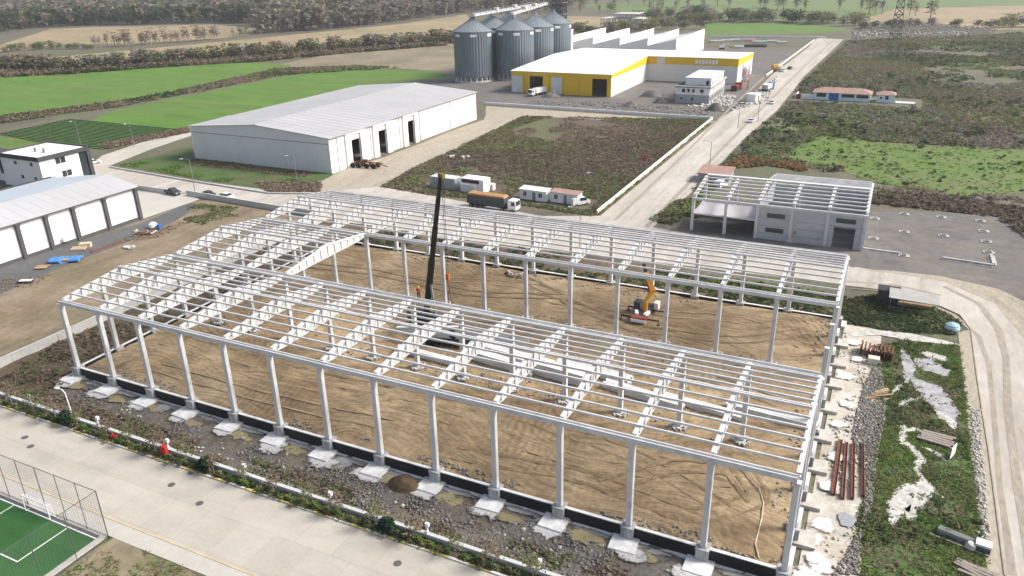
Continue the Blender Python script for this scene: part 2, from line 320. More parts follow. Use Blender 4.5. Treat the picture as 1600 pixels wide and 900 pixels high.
# roads
sheet('concrete_road', [(-120,-19.9),(150,-19.9),(150,-10.15),(-120,-10.15)], .05, M_conc_road)
sheet('pavement', [(-120,-21.9),(150,-21.9),(150,-19.95),(-120,-19.95)], .12, M_apron)
sheet('road', [(-140,76)]+W((205,297),(300,303),(400,323),(450,332))+[(0,73),(40,74.5),(70,77),(99,78.5),(99,88)]+[(75,94),(56,97.3),(43.6,100.5)]+W((846,338),(740,318),(640,300),(595,292))+[(-30,93),(-47,89),(-71,88.5),(-104,91),(-140,92)], .05, M_pale_road)
sheet('road', [(98.5,78.5)]+W((1370,452),(1445,467),(1500,492),(1517,515),(1522,557),(1535,645),(1552,760),(1570,900))+[(118,-60),(145,-60)]+W((1750,700),(1660,560),(1595,523),(1555,475),(1475,440),(1412,430))+[(98.5,88.6)], .054, M_pale_road)
sheet('road', [(43.6,97),(57,96.5),(58,120)]+W((1120,262),(1165,215),(1215,172),(1256,120),(1318,62))+[(46,552)]+W((1262,75),(1205,118),(1165,160),(1118,190)), .058, M_pale_road)
sheet('road', W((165,262),(240,232),(300,212))+[(-120,170),(-138,170),(-133,140)]+W((160,243),(135,262)), .062, M_pale_road)
sheet('dirt_road', W((498,300),(500,285),(530,268),(600,246),(756,187),(760,176),(822,178),(735,222),(655,260),(610,282),(597,292),(640,302)), .045, M_sand)
sheet('road', W((760,166),(1118,190),(1100,196),(820,181),(758,176)), .04, M_sand)
sheet('yard', [(-140,231),(43,228),(44,320),(42,470),(-130,470),(-140,300)], .03, M_lotgrey)
# the lot behind and right of the site
sheet('hardstanding', W((1062,362),(1100,340),(1350,330),(1375,328),(1560,336),(1600,362),(1640,470),(1550,462),(1475,438),(1412,428),(1330,418),(1150,388)), .03, M_lotgrey)
sheet('dark_bank', W((1365,318),(1375,300),(1500,308),(1570,322),(1660,330),(1680,380),(1600,372),(1560,338),(1450,328)), .05, M_soil)
# left lot
sheet('lot', [(-52,-5)]+[(-13.6,-5),(-13.6,74)]+W((330,312),(300,316),(222,345)), .03, M_lot)
sheet('lot_asphalt', W((-60,440),(0,417),(230,345),(300,316),(306,324),(275,345),(200,378),(110,412),(0,460),(-60,480)), .05, M_asph)
sheet('apron', W((222,343),(206,305),(215,298),(300,304),(312,312)), .07, M_apron)
# strips round the frame
site = lambda x, y: .02+.45*(fbm(x*.35, y*.35)-.45)+.12*(fbm(x*1.7+9, y*1.7)-.45)
hf('site_ground', -13.2, 0.2, -8.4, 74, .8, lambda X, Y: np.maximum(.03, site(X, Y)+.15), M_soil)
hf('site_gravel', 0.2, 98.6, -8.4, 0.3, .5, lambda X, Y: np.maximum(.03, site(X, Y)+.12), M_gravel)
hf('site_ground', .2, 98.6, 60.2, 73.5, .8, lambda X, Y: np.maximum(.03, site(X, Y)+.1), M_soil)
hf('limed_strip', 98.6, 104, -8.4, 64, .7, lambda X, Y: np.maximum(.035, .35*(fbm(X*.5, Y*.5)-.45)+.08), M_limeground)
def zin(X, Y):
    e = np.minimum(np.minimum(X-.4, 97.1-X), np.minimum(Y-.4, 59.6-Y))
    ruts = .08*np.sin((Y+2.5*fbm(X*.06, Y*.06)*6)*2.2)*(fbm(X*.05+5, Y*.08+2) > .47)
    return 1.42+.5*(fbm(X*.12, Y*.12)-.47)+.25*(fbm(X*.6, Y*.6)-.47)+ruts-.12*np.exp(-e/1.5)
hf('site_dirt', .35, 97.15, .35, 59.65, .45, zin, M_dirt)
# verge beside the right-hand road
VERGE = W((1352,545),(1420,530),(1497,538),(1506,600),(1516,700),(1530,800),(1545,905),(1345,905),(1330,850),(1352,760),(1375,660))
sheet('verge', VERGE, .06, M_dkgrass)
sheet('sandy_shoulder', W((1497,520),(1517,515),(1522,557),(1535,645),(1552,760),(1575,905),(1545,905),(1530,800),(1516,700),(1506,600)), .055, M_sand)
sheet('sandy_shoulder', W((1330,420),(1412,430),(1475,440),(1555,475),(1595,523),(1640,560),(1660,500),(1560,452),(1470,432),(1400,424)), .07, M_sand)
sheet('verge', W((1322,470),(1366,462),(1450,478),(1498,505),(1490,522),(1400,520),(1322,505)), .06, M_dkgrass)
sheet('grass_bank', W((250,915),(205,835),(192,828),(172,846),(90,910)), .1, M_tan2)
VERGE_S = [(33.9,-21.95),(52,-21.95),(120,-21.95),(120,-45),(33.9,-45)]
sheet('verge', VERGE_S, .09, mat('dry_verge', None, cols=[(.15,.125,.075), (.20,.175,.11)], scale=.35, scale2=.22, cols2=[(.07,.11,.03), (.11,.15,.05)], amt2=.8, fine=2.5, finevar=.35))
# kerbs: real steps, painted yellow and white in turn
mb = MB()
for k in range(76):
    x = -60+k*2.4; mb.m = 0 if k % 2 else 1; mb.box(x, x+2.38, -10.16, -9.9, .0, .2)
struct(mb.build('kerb', [mat('kerb_white', (.62,.60,.56), var=.12, scale=1.2), mat('kerb_yellow', (.55,.44,.18), var=.2, scale=1.2)]))
mb = MB(); mb.box(-60, 122, -20.05, -19.85, 0, .16)
struct(mb.build('kerb', mat('kerb_worn', (.5,.41,.26), var=.2, scale=.6)))
sheet('planting_strip', [(-60,-9.9),(122,-9.9),(122,-8.9),(-60,-8.9)], .12, M_soil)
# football pitch corner
PX0, PY0 = 33.5, -22.35
sheet('pitch_turf', [(-6,-22.9),(32.7,-22.9),(32.7,-44),(-6,-44)], .10, M_turf)
mb = MB()
mb.box(32.7, 33.4, -44, -22.0, 0, .16); mb.box(-6, 32.7, -22.3, -22.0, 0, .16)
struct(mb.build('pitch_kerb', M_apron))
sheet('paving', [(-6,-22.9),(32.7,-22.9),(32.7,-22.3),(-6,-22.3)], .11, M_asph)

M_trk = mat('wheel_track', None, cols=[(.27,.235,.185), (.34,.30,.25)], scale=.4, stretch=(1, .25, 1), fine=2.5, finevar=.2)
def strip(name, px, w, z, m, kind='structure'):
    P = [at(*q) for q in px]; L = []; R = []
    for i, p in enumerate(P):
        d = (P[min(i+1, len(P)-1)]-P[max(i-1, 0)]); d.normalize(); nn = Vector((-d.y, d.x, 0)); ww = w*(.8+.4*random.random())
        L.append(p+nn*ww/2); R.append(p-nn*ww/2)
    mb = MB(); n = len(P); mb.add([(p.x, p.y, z) for p in L+R], [(n+i, n+i+1, i+1, i) for i in range(n-1)]); return struct(mb.build(name, m), kind)
strip('wheel_track', [(1475,448),(1530,475),(1560,515),(1572,560),(1575,640),(1590,760),(1612,900)], .9, .076, M_trk)
strip('wheel_track', [(1440,470),(1490,492),(1528,525),(1545,570),(1552,640),(1562,760),(1582,900)], .7, .066, M_trk)
strip('wheel_track', [(1545,462),(1600,500),(1640,560)], 1.2, .08, M_trk); strip('wheel_track', [(1010,355),(1100,262),(1180,180),(1240,120),(1300,65)], 1.0, .07, M_trk); strip('wheel_track', [(960,345),(1060,250),(1140,170),(1222,95)], .9, .072, M_trk); strip('wheel_track', [(1320,440),(1400,446),(1470,462)], .8, .068, M_trk)
strip('wheel_track', [(560,285),(620,245),(720,205),(800,180)], .8, .06, M_trk); strip('wheel_track', [(545,290),(600,250),(700,207),(780,180)], .8, .062, M_trk)
Pk = [at(*q) for q in ((1330,452),(1370,455),(1445,468),(1500,493),(1517,516),(1522,557),(1528,600),(1535,645),(1544,700),(1552,760),(1570,900))]
mb = MB(); [mb.bar(a+Vector((0,0,.07)), b_+Vector((0,0,.07)), .16, .16) for a, b_ in zip(Pk, Pk[1:])]; struct(mb.build('kerb', M_sand))

# ruts that lorries and the crane pressed into the floor
def rut(pts, w, m, dz=.035):
    Q = []
    for a, b_ in zip(pts, pts[1:]): Q += [Vector((a[0]+(b_[0]-a[0])*j/10, a[1]+(b_[1]-a[1])*j/10, 0)) for j in range(10)]
    for it in range(4): Q = [Q[0]]+[(Q[i-1]+Q[i]*2+Q[i+1])/4 for i in range(1, len(Q)-1)]+[Q[-1]]
    for off in (-1.05, 1.05):
        V = []; n = len(Q)
        for i, q in enumerate(Q):
            d = (Q[min(i+1, n-1)]-Q[max(i-1, 0)]).normalized(); nn = Vector((-d.y, d.x, 0)); ww = w*(.6+.8*random.random())
            for e in (-.5, .5): c = q+nn*(off+e*ww); V.append((c.x, c.y, float(zin(np.array([c.x]), np.array([c.y]))[0])+dz+.004*off))
        mb = MB(); mb.add(V, [(2*i, 2*i+2, 2*i+3, 2*i+1) for i in range(n-1)]); struct(mb.build('wheel_rut', m))
M_rutd = mat('damp_rut', None, cols=[(.17,.115,.065), (.27,.195,.115)], scale=.8, fine=3, finevar=.3); M_rutl = mat('dry_rut', None, cols=[(.24,.175,.10), (.35,.27,.165)], scale=.6, fine=3, finevar=.25)
for k, pts in enumerate(([(4,12),(25,9),(50,11),(75,8),(95,13)],[(6,15),(30,14),(55,15.5),(80,12),(92,6)],[(60,4),(75,6),(88,4),(94,10),(90,16)],[(30,50),(48,54),(66,50),(84,54),(95,48)],[(45,56),(62,47),(70,44),(85,46),(95,55)],[(34,30),(36,45),(50,50),(68,47)],[(8,30),(20,33),(34,31),(44,38),(60,40)],[(70,30),(82,34),(94,30)],[(78,5),(84,12),(90,14),(94,9)],[(10,5),(30,4.5),(52,6)],[(3,46),(20,48),(40,46),(56,52)])): rut(pts, .34 if k % 2 else .46, M_rutd if k % 3 else M_rutl, .03+.006*k)
# ================================================================== the precast frame
YA, YB, YC, YD = 0.0, 19.94, 40.54, 60.0; BAY = 7.5; HT = 12.07; ZP = 1.7
frame = thing('precast_skeleton', 'huge white precast skeleton of columns, rafters and purlins round a bare brown dirt floor', 'building frame', (0, 0, 0))
M_ped = mat('pedestal_concrete', None, cols=[(.20,.205,.21), (.50,.50,.50)], scale=1.2, stretch=(2.5, 2.5, .25), fine=4, finevar=.1)
M_pad = mat('footing_concrete', None, cols=[(.66,.66,.655), (.80,.80,.795)], scale=1.1, scale2=.8, cols2=[(.42,.41,.39), (.52,.50,.47)], amt2=.5, fine=5, finevar=.08)
mb = MB(); c = .29; mb.prism([(-c+.05,-c),(c-.05,-c),(c,-c+.05),(c,c-.05),(c-.05,c),(-c+.05,c),(-c,c-.05),(-c,-c+.05)], ZP, HT-.62); mb.box(-.38, .38, -.33, .33, HT-.619, HT-.45)
ME_COL = mb.mesh('column', M_frame)
mb = MB(); mb.prism([(-c+.05,-c),(c-.05,-c),(c,-c+.05),(c,c-.05),(c-.05,c),(-c+.05,c),(-c,c-.05),(-c,-c+.05)], ZP, HT+.05)
ME_COLG = mb.mesh('column', M_frame)
mb = MB(); mb.box(-.62, .62, -.62, .62, -.2, ZP-.12)
for a, b, e, d in ((-.66,.66,-.66,-.33),(-.66,.66,.33,.66),(-.66,-.33,-.33,.33),(.33,.66,-.33,.33)): mb.box(a, b, e, d, ZP-.12, ZP+.06)
ME_PED = mb.mesh('pedestal', M_ped)
M_padd = mat('dusty_footing', None, cols=[(.40,.37,.33), (.58,.56,.52)], scale=1.1, scale2=.8, cols2=[(.34,.31,.26), (.42,.39,.33)], amt2=.6, fine=5, finevar=.1)
def footing(sx, sy, ox, oy):
    mb = MB(); mb.prism([(ox-sx/2,oy-sy/2),(ox+sx/2,oy-sy/2),(ox+sx/2,oy+sy/2),(ox-sx/2,oy+sy/2)], -.1, .5); return mb.mesh('footing', M_padd if ox > .5 else M_pad)
ME_FS = footing(2.7, 2.3, 0, -1.35); ME_FE = footing(2.1, 2.4, 1.15, 0); ME_FN = footing(2.5, 2.3, 0, .75); ME_FW = footing(2.3, 2.4, -.6, 0)
mb = MB()
for k in range(14):
    a = k*.45; r = .75+.25*((k*7) % 5)/5; mb.rbox((r*math.cos(a), r*math.sin(a), ZP-.17+.05*(k % 3)), (.45, .3, .25), a*1.7, .3)
mb.box(-.5, .5, -.5, .5, 1.2, ZP-.05)
ME_BASE = mb.mesh('rubble_base', mat('broken_concrete', (.42,.41,.39), var=.3, scale=2.5))
def column(x, y, me, foot):
    o = link('column', me, frame, (x, y, 0))
    if foot is None: link('rubble_base', ME_BASE, o, (0, 0, 0), random.random()*6)
    else:
        link('pedestal', ME_PED, o, (0, 0, 0)); link('footing', foot, o, (random.uniform(-.12, .12), random.uniform(-.1, .1), random.uniform(-.05, .04)), random.uniform(-.05, .05))
XR = 13*BAY
for i in range(14):
    x = i*BAY
    column(x, YA, ME_COL, ME_FS); column(x, YB, ME_COL, None if 0 < i < 13 else (ME_FE if i else ME_FW))
    column(x, YC, ME_COL, None if 0 < i < 13 else (ME_FE if i else ME_FW)); column(x, YD, ME_COL, ME_FN)
for y in (YB/3, YB*2/3, YB+(YC-YB)/3, YB+(YC-YB)*2/3, YC+(YD-YC)/3, YC+(YD-YC)*2/3):
    column(XR, y, ME_COLG, ME_FE); column(0, y, ME_COLG, ME_FW)
# foundation walls between the pedestals, coated black outside, pale on top
def fwall(L, flip):
    mb = MB(); s = -1 if flip else 1
    mb.m = 0; mb.box(.63, L-.63, -.16, .16, .1, ZP-.1)
    mb.m = 1; mb.box(.63, L-.63, -.18, .18, ZP-.1, ZP); mb.box(.63, L-.63, -.55, .55, -.1, .22)
    return mb.mesh('foundation_wall', M_black, M_pad)
FW = fwall(BAY, False)
for i in range(13):
    for y in (YA, YD): link('foundation_wall', FW, frame, (i*BAY, y, 0))
for y0, y1 in ((YA, YB), (YB, YC), (YC, YD)):
    g = fwall((y1-y0)/3, False)
    for k in range(3):
        for x in (0, XR): link('foundation_wall', g, frame, (x, y0+k*(y1-y0)/3, 0), math.pi/2)
# eaves girders (rows A and D) and valley gutters (rows B and C)
def gutter(w, h, z, L=BAY):
    mb = MB(); t = .13
    mb.box(.01, L-.01, -w/2, w/2, z, z+.16); mb.box(.01, L-.01, -w/2, -w/2+t, z+.16, z+h); mb.box(.01, L-.01, w/2-t, w/2, z+.16, z+h); return mb.mesh('girder', M_frame)
GE, GV = gutter(.62, .55, HT-.45), gutter(.95, .5, HT-.45)
for i in range(13):
    for y, g in ((YA, GE), (YB, GV), (YC, GV), (YD, GE)): link('girder', g, frame, (i*BAY, y, 0))
# rafters: I-section, level bottom, double-pitched top, ribs on the web
RIDGE = 13.45
def rafter(y0, y1):
    mb = MB(); L = y1-y0; m = L/2; zt = lambda y: HT+.1+(RIDGE-HT-.1)*(1-abs(y-m)/m); e = .5; zb = HT-.5
    fl = .23; bf = .18; T = .2; B = .2
    top = [(e, zt(e)), (m, zt(m)), (L-e, zt(L-e))]
    mb.prof(top+[(y, z-T) for y, z in top[::-1]], -fl, fl)
    bot = [(e, zb+.25), (e+2.2, zb), (L-e-2.2, zb), (L-e, zb+.25)]
    mb.prof(bot+[(y, z-B+.0) for y, z in bot[::-1]], -bf, bf)
    mb.prof([(y, z-T) for y, z in top]+[(y, z) for y, z in bot[::-1]], -.09, .09)
    for k in range(1, 12):
        y = L*k/12; zz = zb if e+2.2 < y < L-e-2.2 else zb+.12
        for sx in (-1, 1): mb.box(min(sx*.09, sx*.24), max(sx*.09, sx*.24), y-.08, y+.08, zz+.005, zt(y)-T-.005)
    return mb.mesh('rafter', M_frame)
R1, R2, R3 = rafter(YA, YB), rafter(YB, YC), rafter(YC, YD)
pur = []
for i in range(14):
    x = i*BAY
    link('rafter', R1, frame, (x, YA, 0)); link('rafter', R3, frame, (x, YC, 0))
    if i < 4: link('rafter', R2, frame, (x, YB, 0))
def spans(y0, y1, n):
    for k in range(1, 12):
        y = y0+(y1-y0)*k/12; z = HT+.1+(RIDGE-HT-.1)*(1-abs(k-6)/6)
        for i in range(n): pur.append((i*BAY, y, z, k == 6))
spans(YA, YB, 13); spans(YC, YD, 13); spans(YB, YC, 3)
def purlin(ridge):
    mb = MB()
    if ridge:
        for d in (-.17, .17): mb.box(.02, BAY-.02, d-.09, d+.09, .005, .26)
    else: mb.box(.02, BAY-.02, -.08, .08, .005, .23)
    return mb
PM = {r: purlin(r).mesh('purlin', M_frame) for r in (False, True)}
pur.sort(key=lambda p: (p[0]+3.75-CAM[0])**2+(p[1]-CAM[1])**2)
rest = MB()
for k, (x, y, z, r) in enumerate(pur):
    if k < 100: link('purlin', PM[r], frame, (x, y, z))
    else:
        q = purlin(r); rest.add([(a+x, b+y, c+z) for a, b, c in q.v], q.f)
o = rest.build('purlin', M_frame, frame); o['kind'] = 'stuff'
# ================================================================== buildings, walls, masts
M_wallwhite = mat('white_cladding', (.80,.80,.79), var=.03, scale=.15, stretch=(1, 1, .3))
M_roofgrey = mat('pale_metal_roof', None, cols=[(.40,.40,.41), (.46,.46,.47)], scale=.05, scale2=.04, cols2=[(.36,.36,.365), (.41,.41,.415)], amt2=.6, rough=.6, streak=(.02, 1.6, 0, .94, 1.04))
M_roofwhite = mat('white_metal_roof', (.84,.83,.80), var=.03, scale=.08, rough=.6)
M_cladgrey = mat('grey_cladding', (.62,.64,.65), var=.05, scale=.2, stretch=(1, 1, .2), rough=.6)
M_trim = mat('charcoal_trim', (.06,.062,.07), var=.15, scale=.5)
M_pil = mat('pilaster_grey', (.085,.083,.09), var=.12, scale=.7)
M_block = mat('raw_concrete', None, cols=[(.30,.31,.32), (.40,.41,.42)], scale=.35, stretch=(.6, .6, 1.5), fine=2, finevar=.08)
M_floor = mat('inside_floor', (.2,.19,.18), var=.15, scale=.4)
M_redroof = mat('red_roof', None, cols=[(.30,.185,.15), (.38,.25,.21)], scale=.4, fine=3, finevar=.15)
M_hutwall = mat('pale_blue_wall', (.64,.80,.86), var=.06, scale=.4)
def slab(mb, pts, t=.18):
    """roof plane: pts in order, thickness t downward"""
    n = len(pts); V = [tuple(p) for p in pts]+[(p[0], p[1], p[2]-t) for p in pts]
    mb.add(V, [tuple(range(n)), tuple(range(n, 2*n))[::-1]]+[(i, n+i, n+(i+1) % n, (i+1) % n) for i in range(n)]); return mb
# --- grey-roofed white warehouse
b = thing('warehouse', 'long white warehouse with low grey gable roof and three dark open doorways', 'warehouse', (-92.2, 109.2, 0))
Lx, Ly, E, Rg = 52.7, 87, 10.1, 12.2
doors = [(9.5, 14), (23, 27.4), (39.3, 43.4)]
MB().wall((Lx,0),(Lx,Ly),E,.25,[(a,d,0,7.5) for a, d in doors]).wall((Lx,Ly),(0,Ly),E,.25).wall((0,Ly),(0,0),E,.25).build('wall', M_wallwhite, b)
mb = MB(); mb.wall((.26,.0),(Lx-.26,.0),E,.25); mb.prof([(0,E),(Lx,E),(Lx/2,Rg-.2)], 0, .24, 'y'); mb.build('gable_wall', M_cladgrey, b)  # gable greyer than the white walls: shade of this side put into its colour
mb = MB(); o_ = .45
slab(mb, [(-o_,-o_,E+.02),(Lx/2,-o_,Rg),(Lx/2,Ly+o_,Rg),(-o_,Ly+o_,E+.02)]); slab(mb, [(Lx/2,-o_,Rg),(Lx+o_,-o_,E+.02),(Lx+o_,Ly+o_,E+.02),(Lx/2,Ly+o_,Rg)])
r = mb.build('roof', M_roofgrey, b)
mb = MB(); mb.box(Lx+.2, Lx+.5, 0, Ly, E-.35, E-.15); mb.build('gutter', M_grey, r)
MB().box(.3, Lx-.3, -.06, -.01, 8.2, 8.4).build('trim_strip', M_grey, b)
for a, d in doors:
    mb = MB(); 
    for y in (a-2.6, d): mb.box(Lx+.01, Lx+.55, y+.05, y+2.55, 0, 9.2)
    mb.box(Lx+.01, Lx+.55, a-2.5, d+2.5, 9.2, 9.75); mb.build('door_surround', M_wallwhite, b)
for y in (2.5, 18.5, 34, 46, 66): MB().tube([(Lx+.75, y, .1), (Lx+.75, y, E-.2)], .12, 6).build('downpipe', M_grey, b)
MB().box(.3, Lx-.3, .3, Ly-.3, .07, .1).build('floor', M_floor, b)
mb = MB()
for k in range(1, 29):
    y = k*3.0+.2
    for x0, z0, x1, z1 in ((-.4, E+.04, Lx/2, Rg+.01), (Lx/2, Rg+.01, Lx+.4, E+.04)): mb.bar((x0, y, z0+.012), (x1, y, z1+.012), .08, .02)
mb.bar((Lx/2, -.4, Rg+.06), (Lx/2, Ly+.4, Rg+.06), .7, .1); mb.build('roof_lap', M_roofgrey, r)
mb = MB()
for k in range(1, 44): mb.box(k*1.2-.03, k*1.2+.03, -.05, -.002, .1, E-1.95)
mb.build('cladding_rib', M_cladgrey, b)
# --- white hall on the left, dark pilasters
b = thing('storage_hall', 'white walled hall at the left edge with charcoal pilasters and a grey roof', 'hall', (-55.6, -6, 0))
Ly = 64; ys = [63.6, 55.2, 47.5, 41.2, 35.1, 28.5, 21.5, 14, 7, .4]
MB().wall((0,0),(0,Ly),7.6,.3).wall((0,Ly),(-24,Ly),7.6,.3).wall((-24,Ly),(-24,0),7.6,.3).wall((-24,0),(0,0),7.6,.3).build('wall', mat('bright_white', (.86,.86,.86), var=.02, scale=.3), b)
for y in ys: 
    mb = MB(); mb.box(.01, .55, y-.4, y+.4, 0, 7.1); mb.box(.01, .75, y-.5, y+.5, 7.1, 7.5); mb.build('pilaster', M_pil, b)
MB().box(.012, .3, 0, Ly, .02, .7).build('plinth', M_pil, b); MB().box(.02, .7, -.3, Ly+.3, 7.52, 7.95).build('fascia', M_pil, b)
mb = MB()
for k in range(1, 25): mb.bar((.6, k*2.5, 8.0), (-9, k*2.5, 9.91), .08, .03)
mb.build('roof_lap', M_roofgrey, b)
mb = MB(); slab(mb, [(.72,-.3,7.97),(.72,Ly+.3,7.97),(-9,Ly+.3,9.9),(-9,-.3,9.9)]); mb.build('roof', M_roofgrey, b)
mb = MB(); slab(mb, [(-9,-.3,9.9),(-9,Ly+.3,9.9),(-25,Ly-3,8.3),(-25,-.3,8.3)]); mb.build('rear_roof', mat('blue_grey_roof', (.42,.47,.52), var=.06, scale=.1, rough=.5), b)
mb = MB(); mb.box(-25.3, -25, -.3, Ly-3, 7.4, 8.6); mb.build('parapet', M_trim, b)
mb = MB(); mb.box(.32, .9, 43.5, 44.6, 1.0, 1.9); mb.build('air_conditioner', M_white, b)
# --- office block behind
b = thing('office_block', 'white two storey office block with a thick charcoal roof edge and rooftop units', 'office building', (-101.8, 66.2, 0))
H = 8.7
wins = [(4.5, 7.6, 6.0, 7.7), (5.6, 8.6, 2.2, 3.9)]
MB().wall((0,0),(0,11.6),H-.9,.3,wins+[(2.6,3.6,.3,3.0)]).build('side_wall', M_wallwhite, b)
mb = MB(); fw = [(3.0,4.2,6.2,7.2),(9.6,10.9,6.2,7.2),(2.6,3.9,2.2,3.3),(8.0,9.3,2.4,3.4)]
mb.wall((-17,0),(-.31,0),H-.9,.3,[(17-d,17-a,e,g) for a,d,e,g in fw]).wall((-.31,14.8),(-17,14.8),H-.9,.3).wall((-17,14.8),(-17,.31),H-.9,.3); mb.build('front_wall', M_wallwhite, b)
MB().box(-17.3, .35, -.35, 15.2, H-.9, H-.3).build('roof_slab', M_trim, b)
mb = MB(); mb.wall((.36,-.36),(.36,15.2),H+.25,.35,(),H-.3).wall((.36,15.2),(-17.3,15.2),H+.25,.35,(),H-.3).wall((-17.3,15.2),(-17.3,-.36),H+.25,.35,(),H-.3).wall((-16.9,-.36),(0,-.36),H+.25,.35,(),H-.3); mb.build('parapet', M_trim, b)
MB().box(-16.9, .0, 0, 14.8, H-.29, H-.1).build('roof', M_roofwhite, b)
MB().box(-.3, .3, 14.0, 15.1, 0, H-.91).build('corner_pier', M_trim, b); MB().box(-17.2, -16.4, -.33, -.02, 3.2, H-.91).build('corner_pier', M_trim, b)
MB().box(-.15, -.1, 11.65, 13.95, .2, H-.95).build('stair_glazing', M_glass, b)
for a, d, e, g in wins+[(2.6,3.6,.3,3.0)]:
    w = MB().box(-.2, -.16, a, d, e, g).build('window', M_glass, b); mb = MB()
    mb.box(-.14, -.08, a, a+.1, e, g).box(-.14, -.08, d-.1, d, e, g).box(-.14, -.08, (a+d)/2-.05, (a+d)/2+.05, e, g); mb.build('frame', M_white, w)
for a, d, e, g in fw: MB().box(-d, -a, .16, .2, e, g).build('window', M_glass, b)
for x, y in ((-9.2,5.2),(-7.4,6.6),(-5.8,5.4)):
    u = MB().box(x, x+1.3, y, y+1.1, H-.09, H+1.2).build('rooftop_unit', M_white, b); MB().tube([(x+.65,y-.02,H+.6),(x+.65,y-.06,H+.6)], .42, 14).build('fan_grille', M_grey, u)
b = thing('low_wing', 'low white wing with small dark windows beside the office block', 'building', (-119.3, 68.5, 0))
fw = [(1.5,2.8,2.4,3.4),(6,7.3,2.4,3.4),(11,12.3,2.4,3.4)]
MB().wall((-26,0),(0,0),4.6,.3,[(26-d,26-a,e,g) for a,d,e,g in fw]).wall((0,0.31),(0,12),4.6,.3).wall((0,12),(-26,12),4.6,.3).wall((-26,12),(-26,.31),4.6,.3).build('wall', M_wallwhite, b)
MB().box(-26.3,-.0,-.3,12.3,4.61,5.3).build('parapet', M_trim, b)
for a, d, e, g in fw: MB().box(-d, -a, .14, .18, e, g).build('window', M_glass, b)
# --- yellow and white factory
b = thing('factory', 'L shaped white factory with yellow front panels, yellow eaves band and white roof', 'factory', (-55.8, 260, 0))
fx = lambda p: (p-801)/(956-801)*47.2
dk = [(fx(831),fx(852)),(fx(928),fx(950))]; gd = [(fx(801.5),fx(819)),(fx(865),fx(882))]
MB().wall((0,0),(47.2,0),7.9,.3,[(a,d,0,7.4) for a,d in dk+gd]).build('front_wall', M_yellow, b)
for a, d in gd: 
    o = MB().box(a+.02, d-.02, .1, .2, 0, 7.35).build('sliding_door', M_cladgrey, b); MB().box(a+1, a+2.2, .03, .09, .1, 2.2).build('wicket_door', M_white, o)
for x in (fx(908), fx(884), fx(863), fx(822)): MB().box(x-.06, x+.06, -.06, -.01, .1, 7.8).build('panel_joint', M_trim, b)
mb = MB(); mb.wall((47.2,.31),(47.2,53),7.9,.3).wall((47.21,53),(90,53),7.9,.3).wall((90,53.01),(90,92),7.9,.3).wall((90,92.3),(0,92.3),7.9,.3).wall((0,92),(0,.31),7.9,.3); mb.build('wall', mat('factory_wall', (.66,.66,.65), var=.05, scale=.12, stretch=(1,1,.3)), b)
mb = MB(); zr = lambda y: 9.3+2.0*min(y/50., 1)-(max(0, y-53)/39)*1.3
mb.prof([(0,7.92),(92,7.92),(92,zr(92)),(53,zr(53)),(50,zr(50)),(0,zr(0))], -.05, .25); 
mb.prof([(0,7.92),(53,7.92),(53,zr(53)),(50,zr(50)),(0,zr(0))], 47.05, 47.32); mb.box(.26, 47.04, -.12, .2, 7.92, zr(0)); mb.box(47.33, 90.2, 52.85, 53.2, 7.92, zr(53)); mb.prof([(53.21,7.92),(92,7.92),(92,zr(92)),(53.21,zr(53.2))], 89.9, 90.2)
mb.build('eaves_band', M_yellow, b)
mb = MB(); slab(mb, [(-.2,-.3,zr(0)+.15),(47.4,-.3,zr(0)+.15),(47.4,50,zr(50)+.15),(-.2,50,zr(50)+.15)]); slab(mb, [(-.2,50.01,zr(50)+.15),(47.4,50.01,zr(50)+.15),(47.4,52.6,zr(53)+.2),(90.4,52.6,zr(53)+.2),(90.4,92.4,zr(92)+.15),(-.2,92.4,zr(92)+.15)]); mb.build('roof', M_roofwhite, b)
MB().box(52, 56, 52.7, 52.84, 8.1, zr(53)-.3).build('vent_panel', M_cladgrey, b)
mb = MB()
for k in range(7): mb.box(70.5+k*1.55, 71.6+k*1.55, 52.68, 52.83, 8.6, 10.4)
mb.build('roof_sign', M_white, b)
MB().box(.4, 46.8, .4, 91.8, .05, .09).build('floor', M_floor, b)
# --- three storey block being built
b = thing('unfinished_block', 'unfinished three storey block, grey below and white above with empty windows', 'building', (20.6, 255.4, 0))
X, Y = 13.6, 30
hg = [(1.8,2.9,1.6,2.2),(6.4,7.2,1.0,2.3),(10,11,1.5,2.3)]
hs = [(k*4.5+1.5, k*4.5+3, 1.2, 2.6) for k in range(6)]
MB().wall((0,0),(X,0),3.2,.3,hg[1:2]+hg[:1]).wall((X,.01),(X,Y),3.2,.3,hs).wall((X,Y),(0,Y),3.2,.3).wall((0,Y),(0,.31),3.2,.3).build('ground_floor_wall', M_block, b)
h2 = [(2.4,3.8,4.4,5.7),(4.6,5.6,4.4,5.7),(6.6,7.5,4.4,5.7),(9.8,11.2,4.4,5.7)]
MB().wall((0,0),(X,0),6.3,.3,h2,3.45).wall((X,.01),(X,Y),6.3,.3,[(a,d,4.3,5.7) for a,d,_,_ in hs],3.45).wall((X,Y),(0,Y),6.3,.3,(),3.45).wall((0,Y),(0,.31),6.3,.3,(),3.45).build('upper_wall', M_wallwhite, b)
MB().wall((2.6,4.5),(X-.6,4.5),9.4,.3,[(8.4,9.6,6.8,8.6)],6.65).wall((X-.6,4.51),(X-.6,Y-1),9.4,.3,[(a,d,7.2,8.6) for a,d,_,_ in hs[:5]],6.65).wall((X-.6,Y-1),(2.6,Y-1),9.4,.3,(),6.65).wall((2.6,Y-1),(2.6,4.81),9.4,.3,(),6.65).build('penthouse_wall', M_wallwhite, b)
for z, n in ((3.21, 0), (6.31, 1)): MB().box(-.5*n, X+.5*n+.02, -.5*n-.02, Y+.3, z, z+.24).build('floor_slab', M_block if not n else M_trim, b)
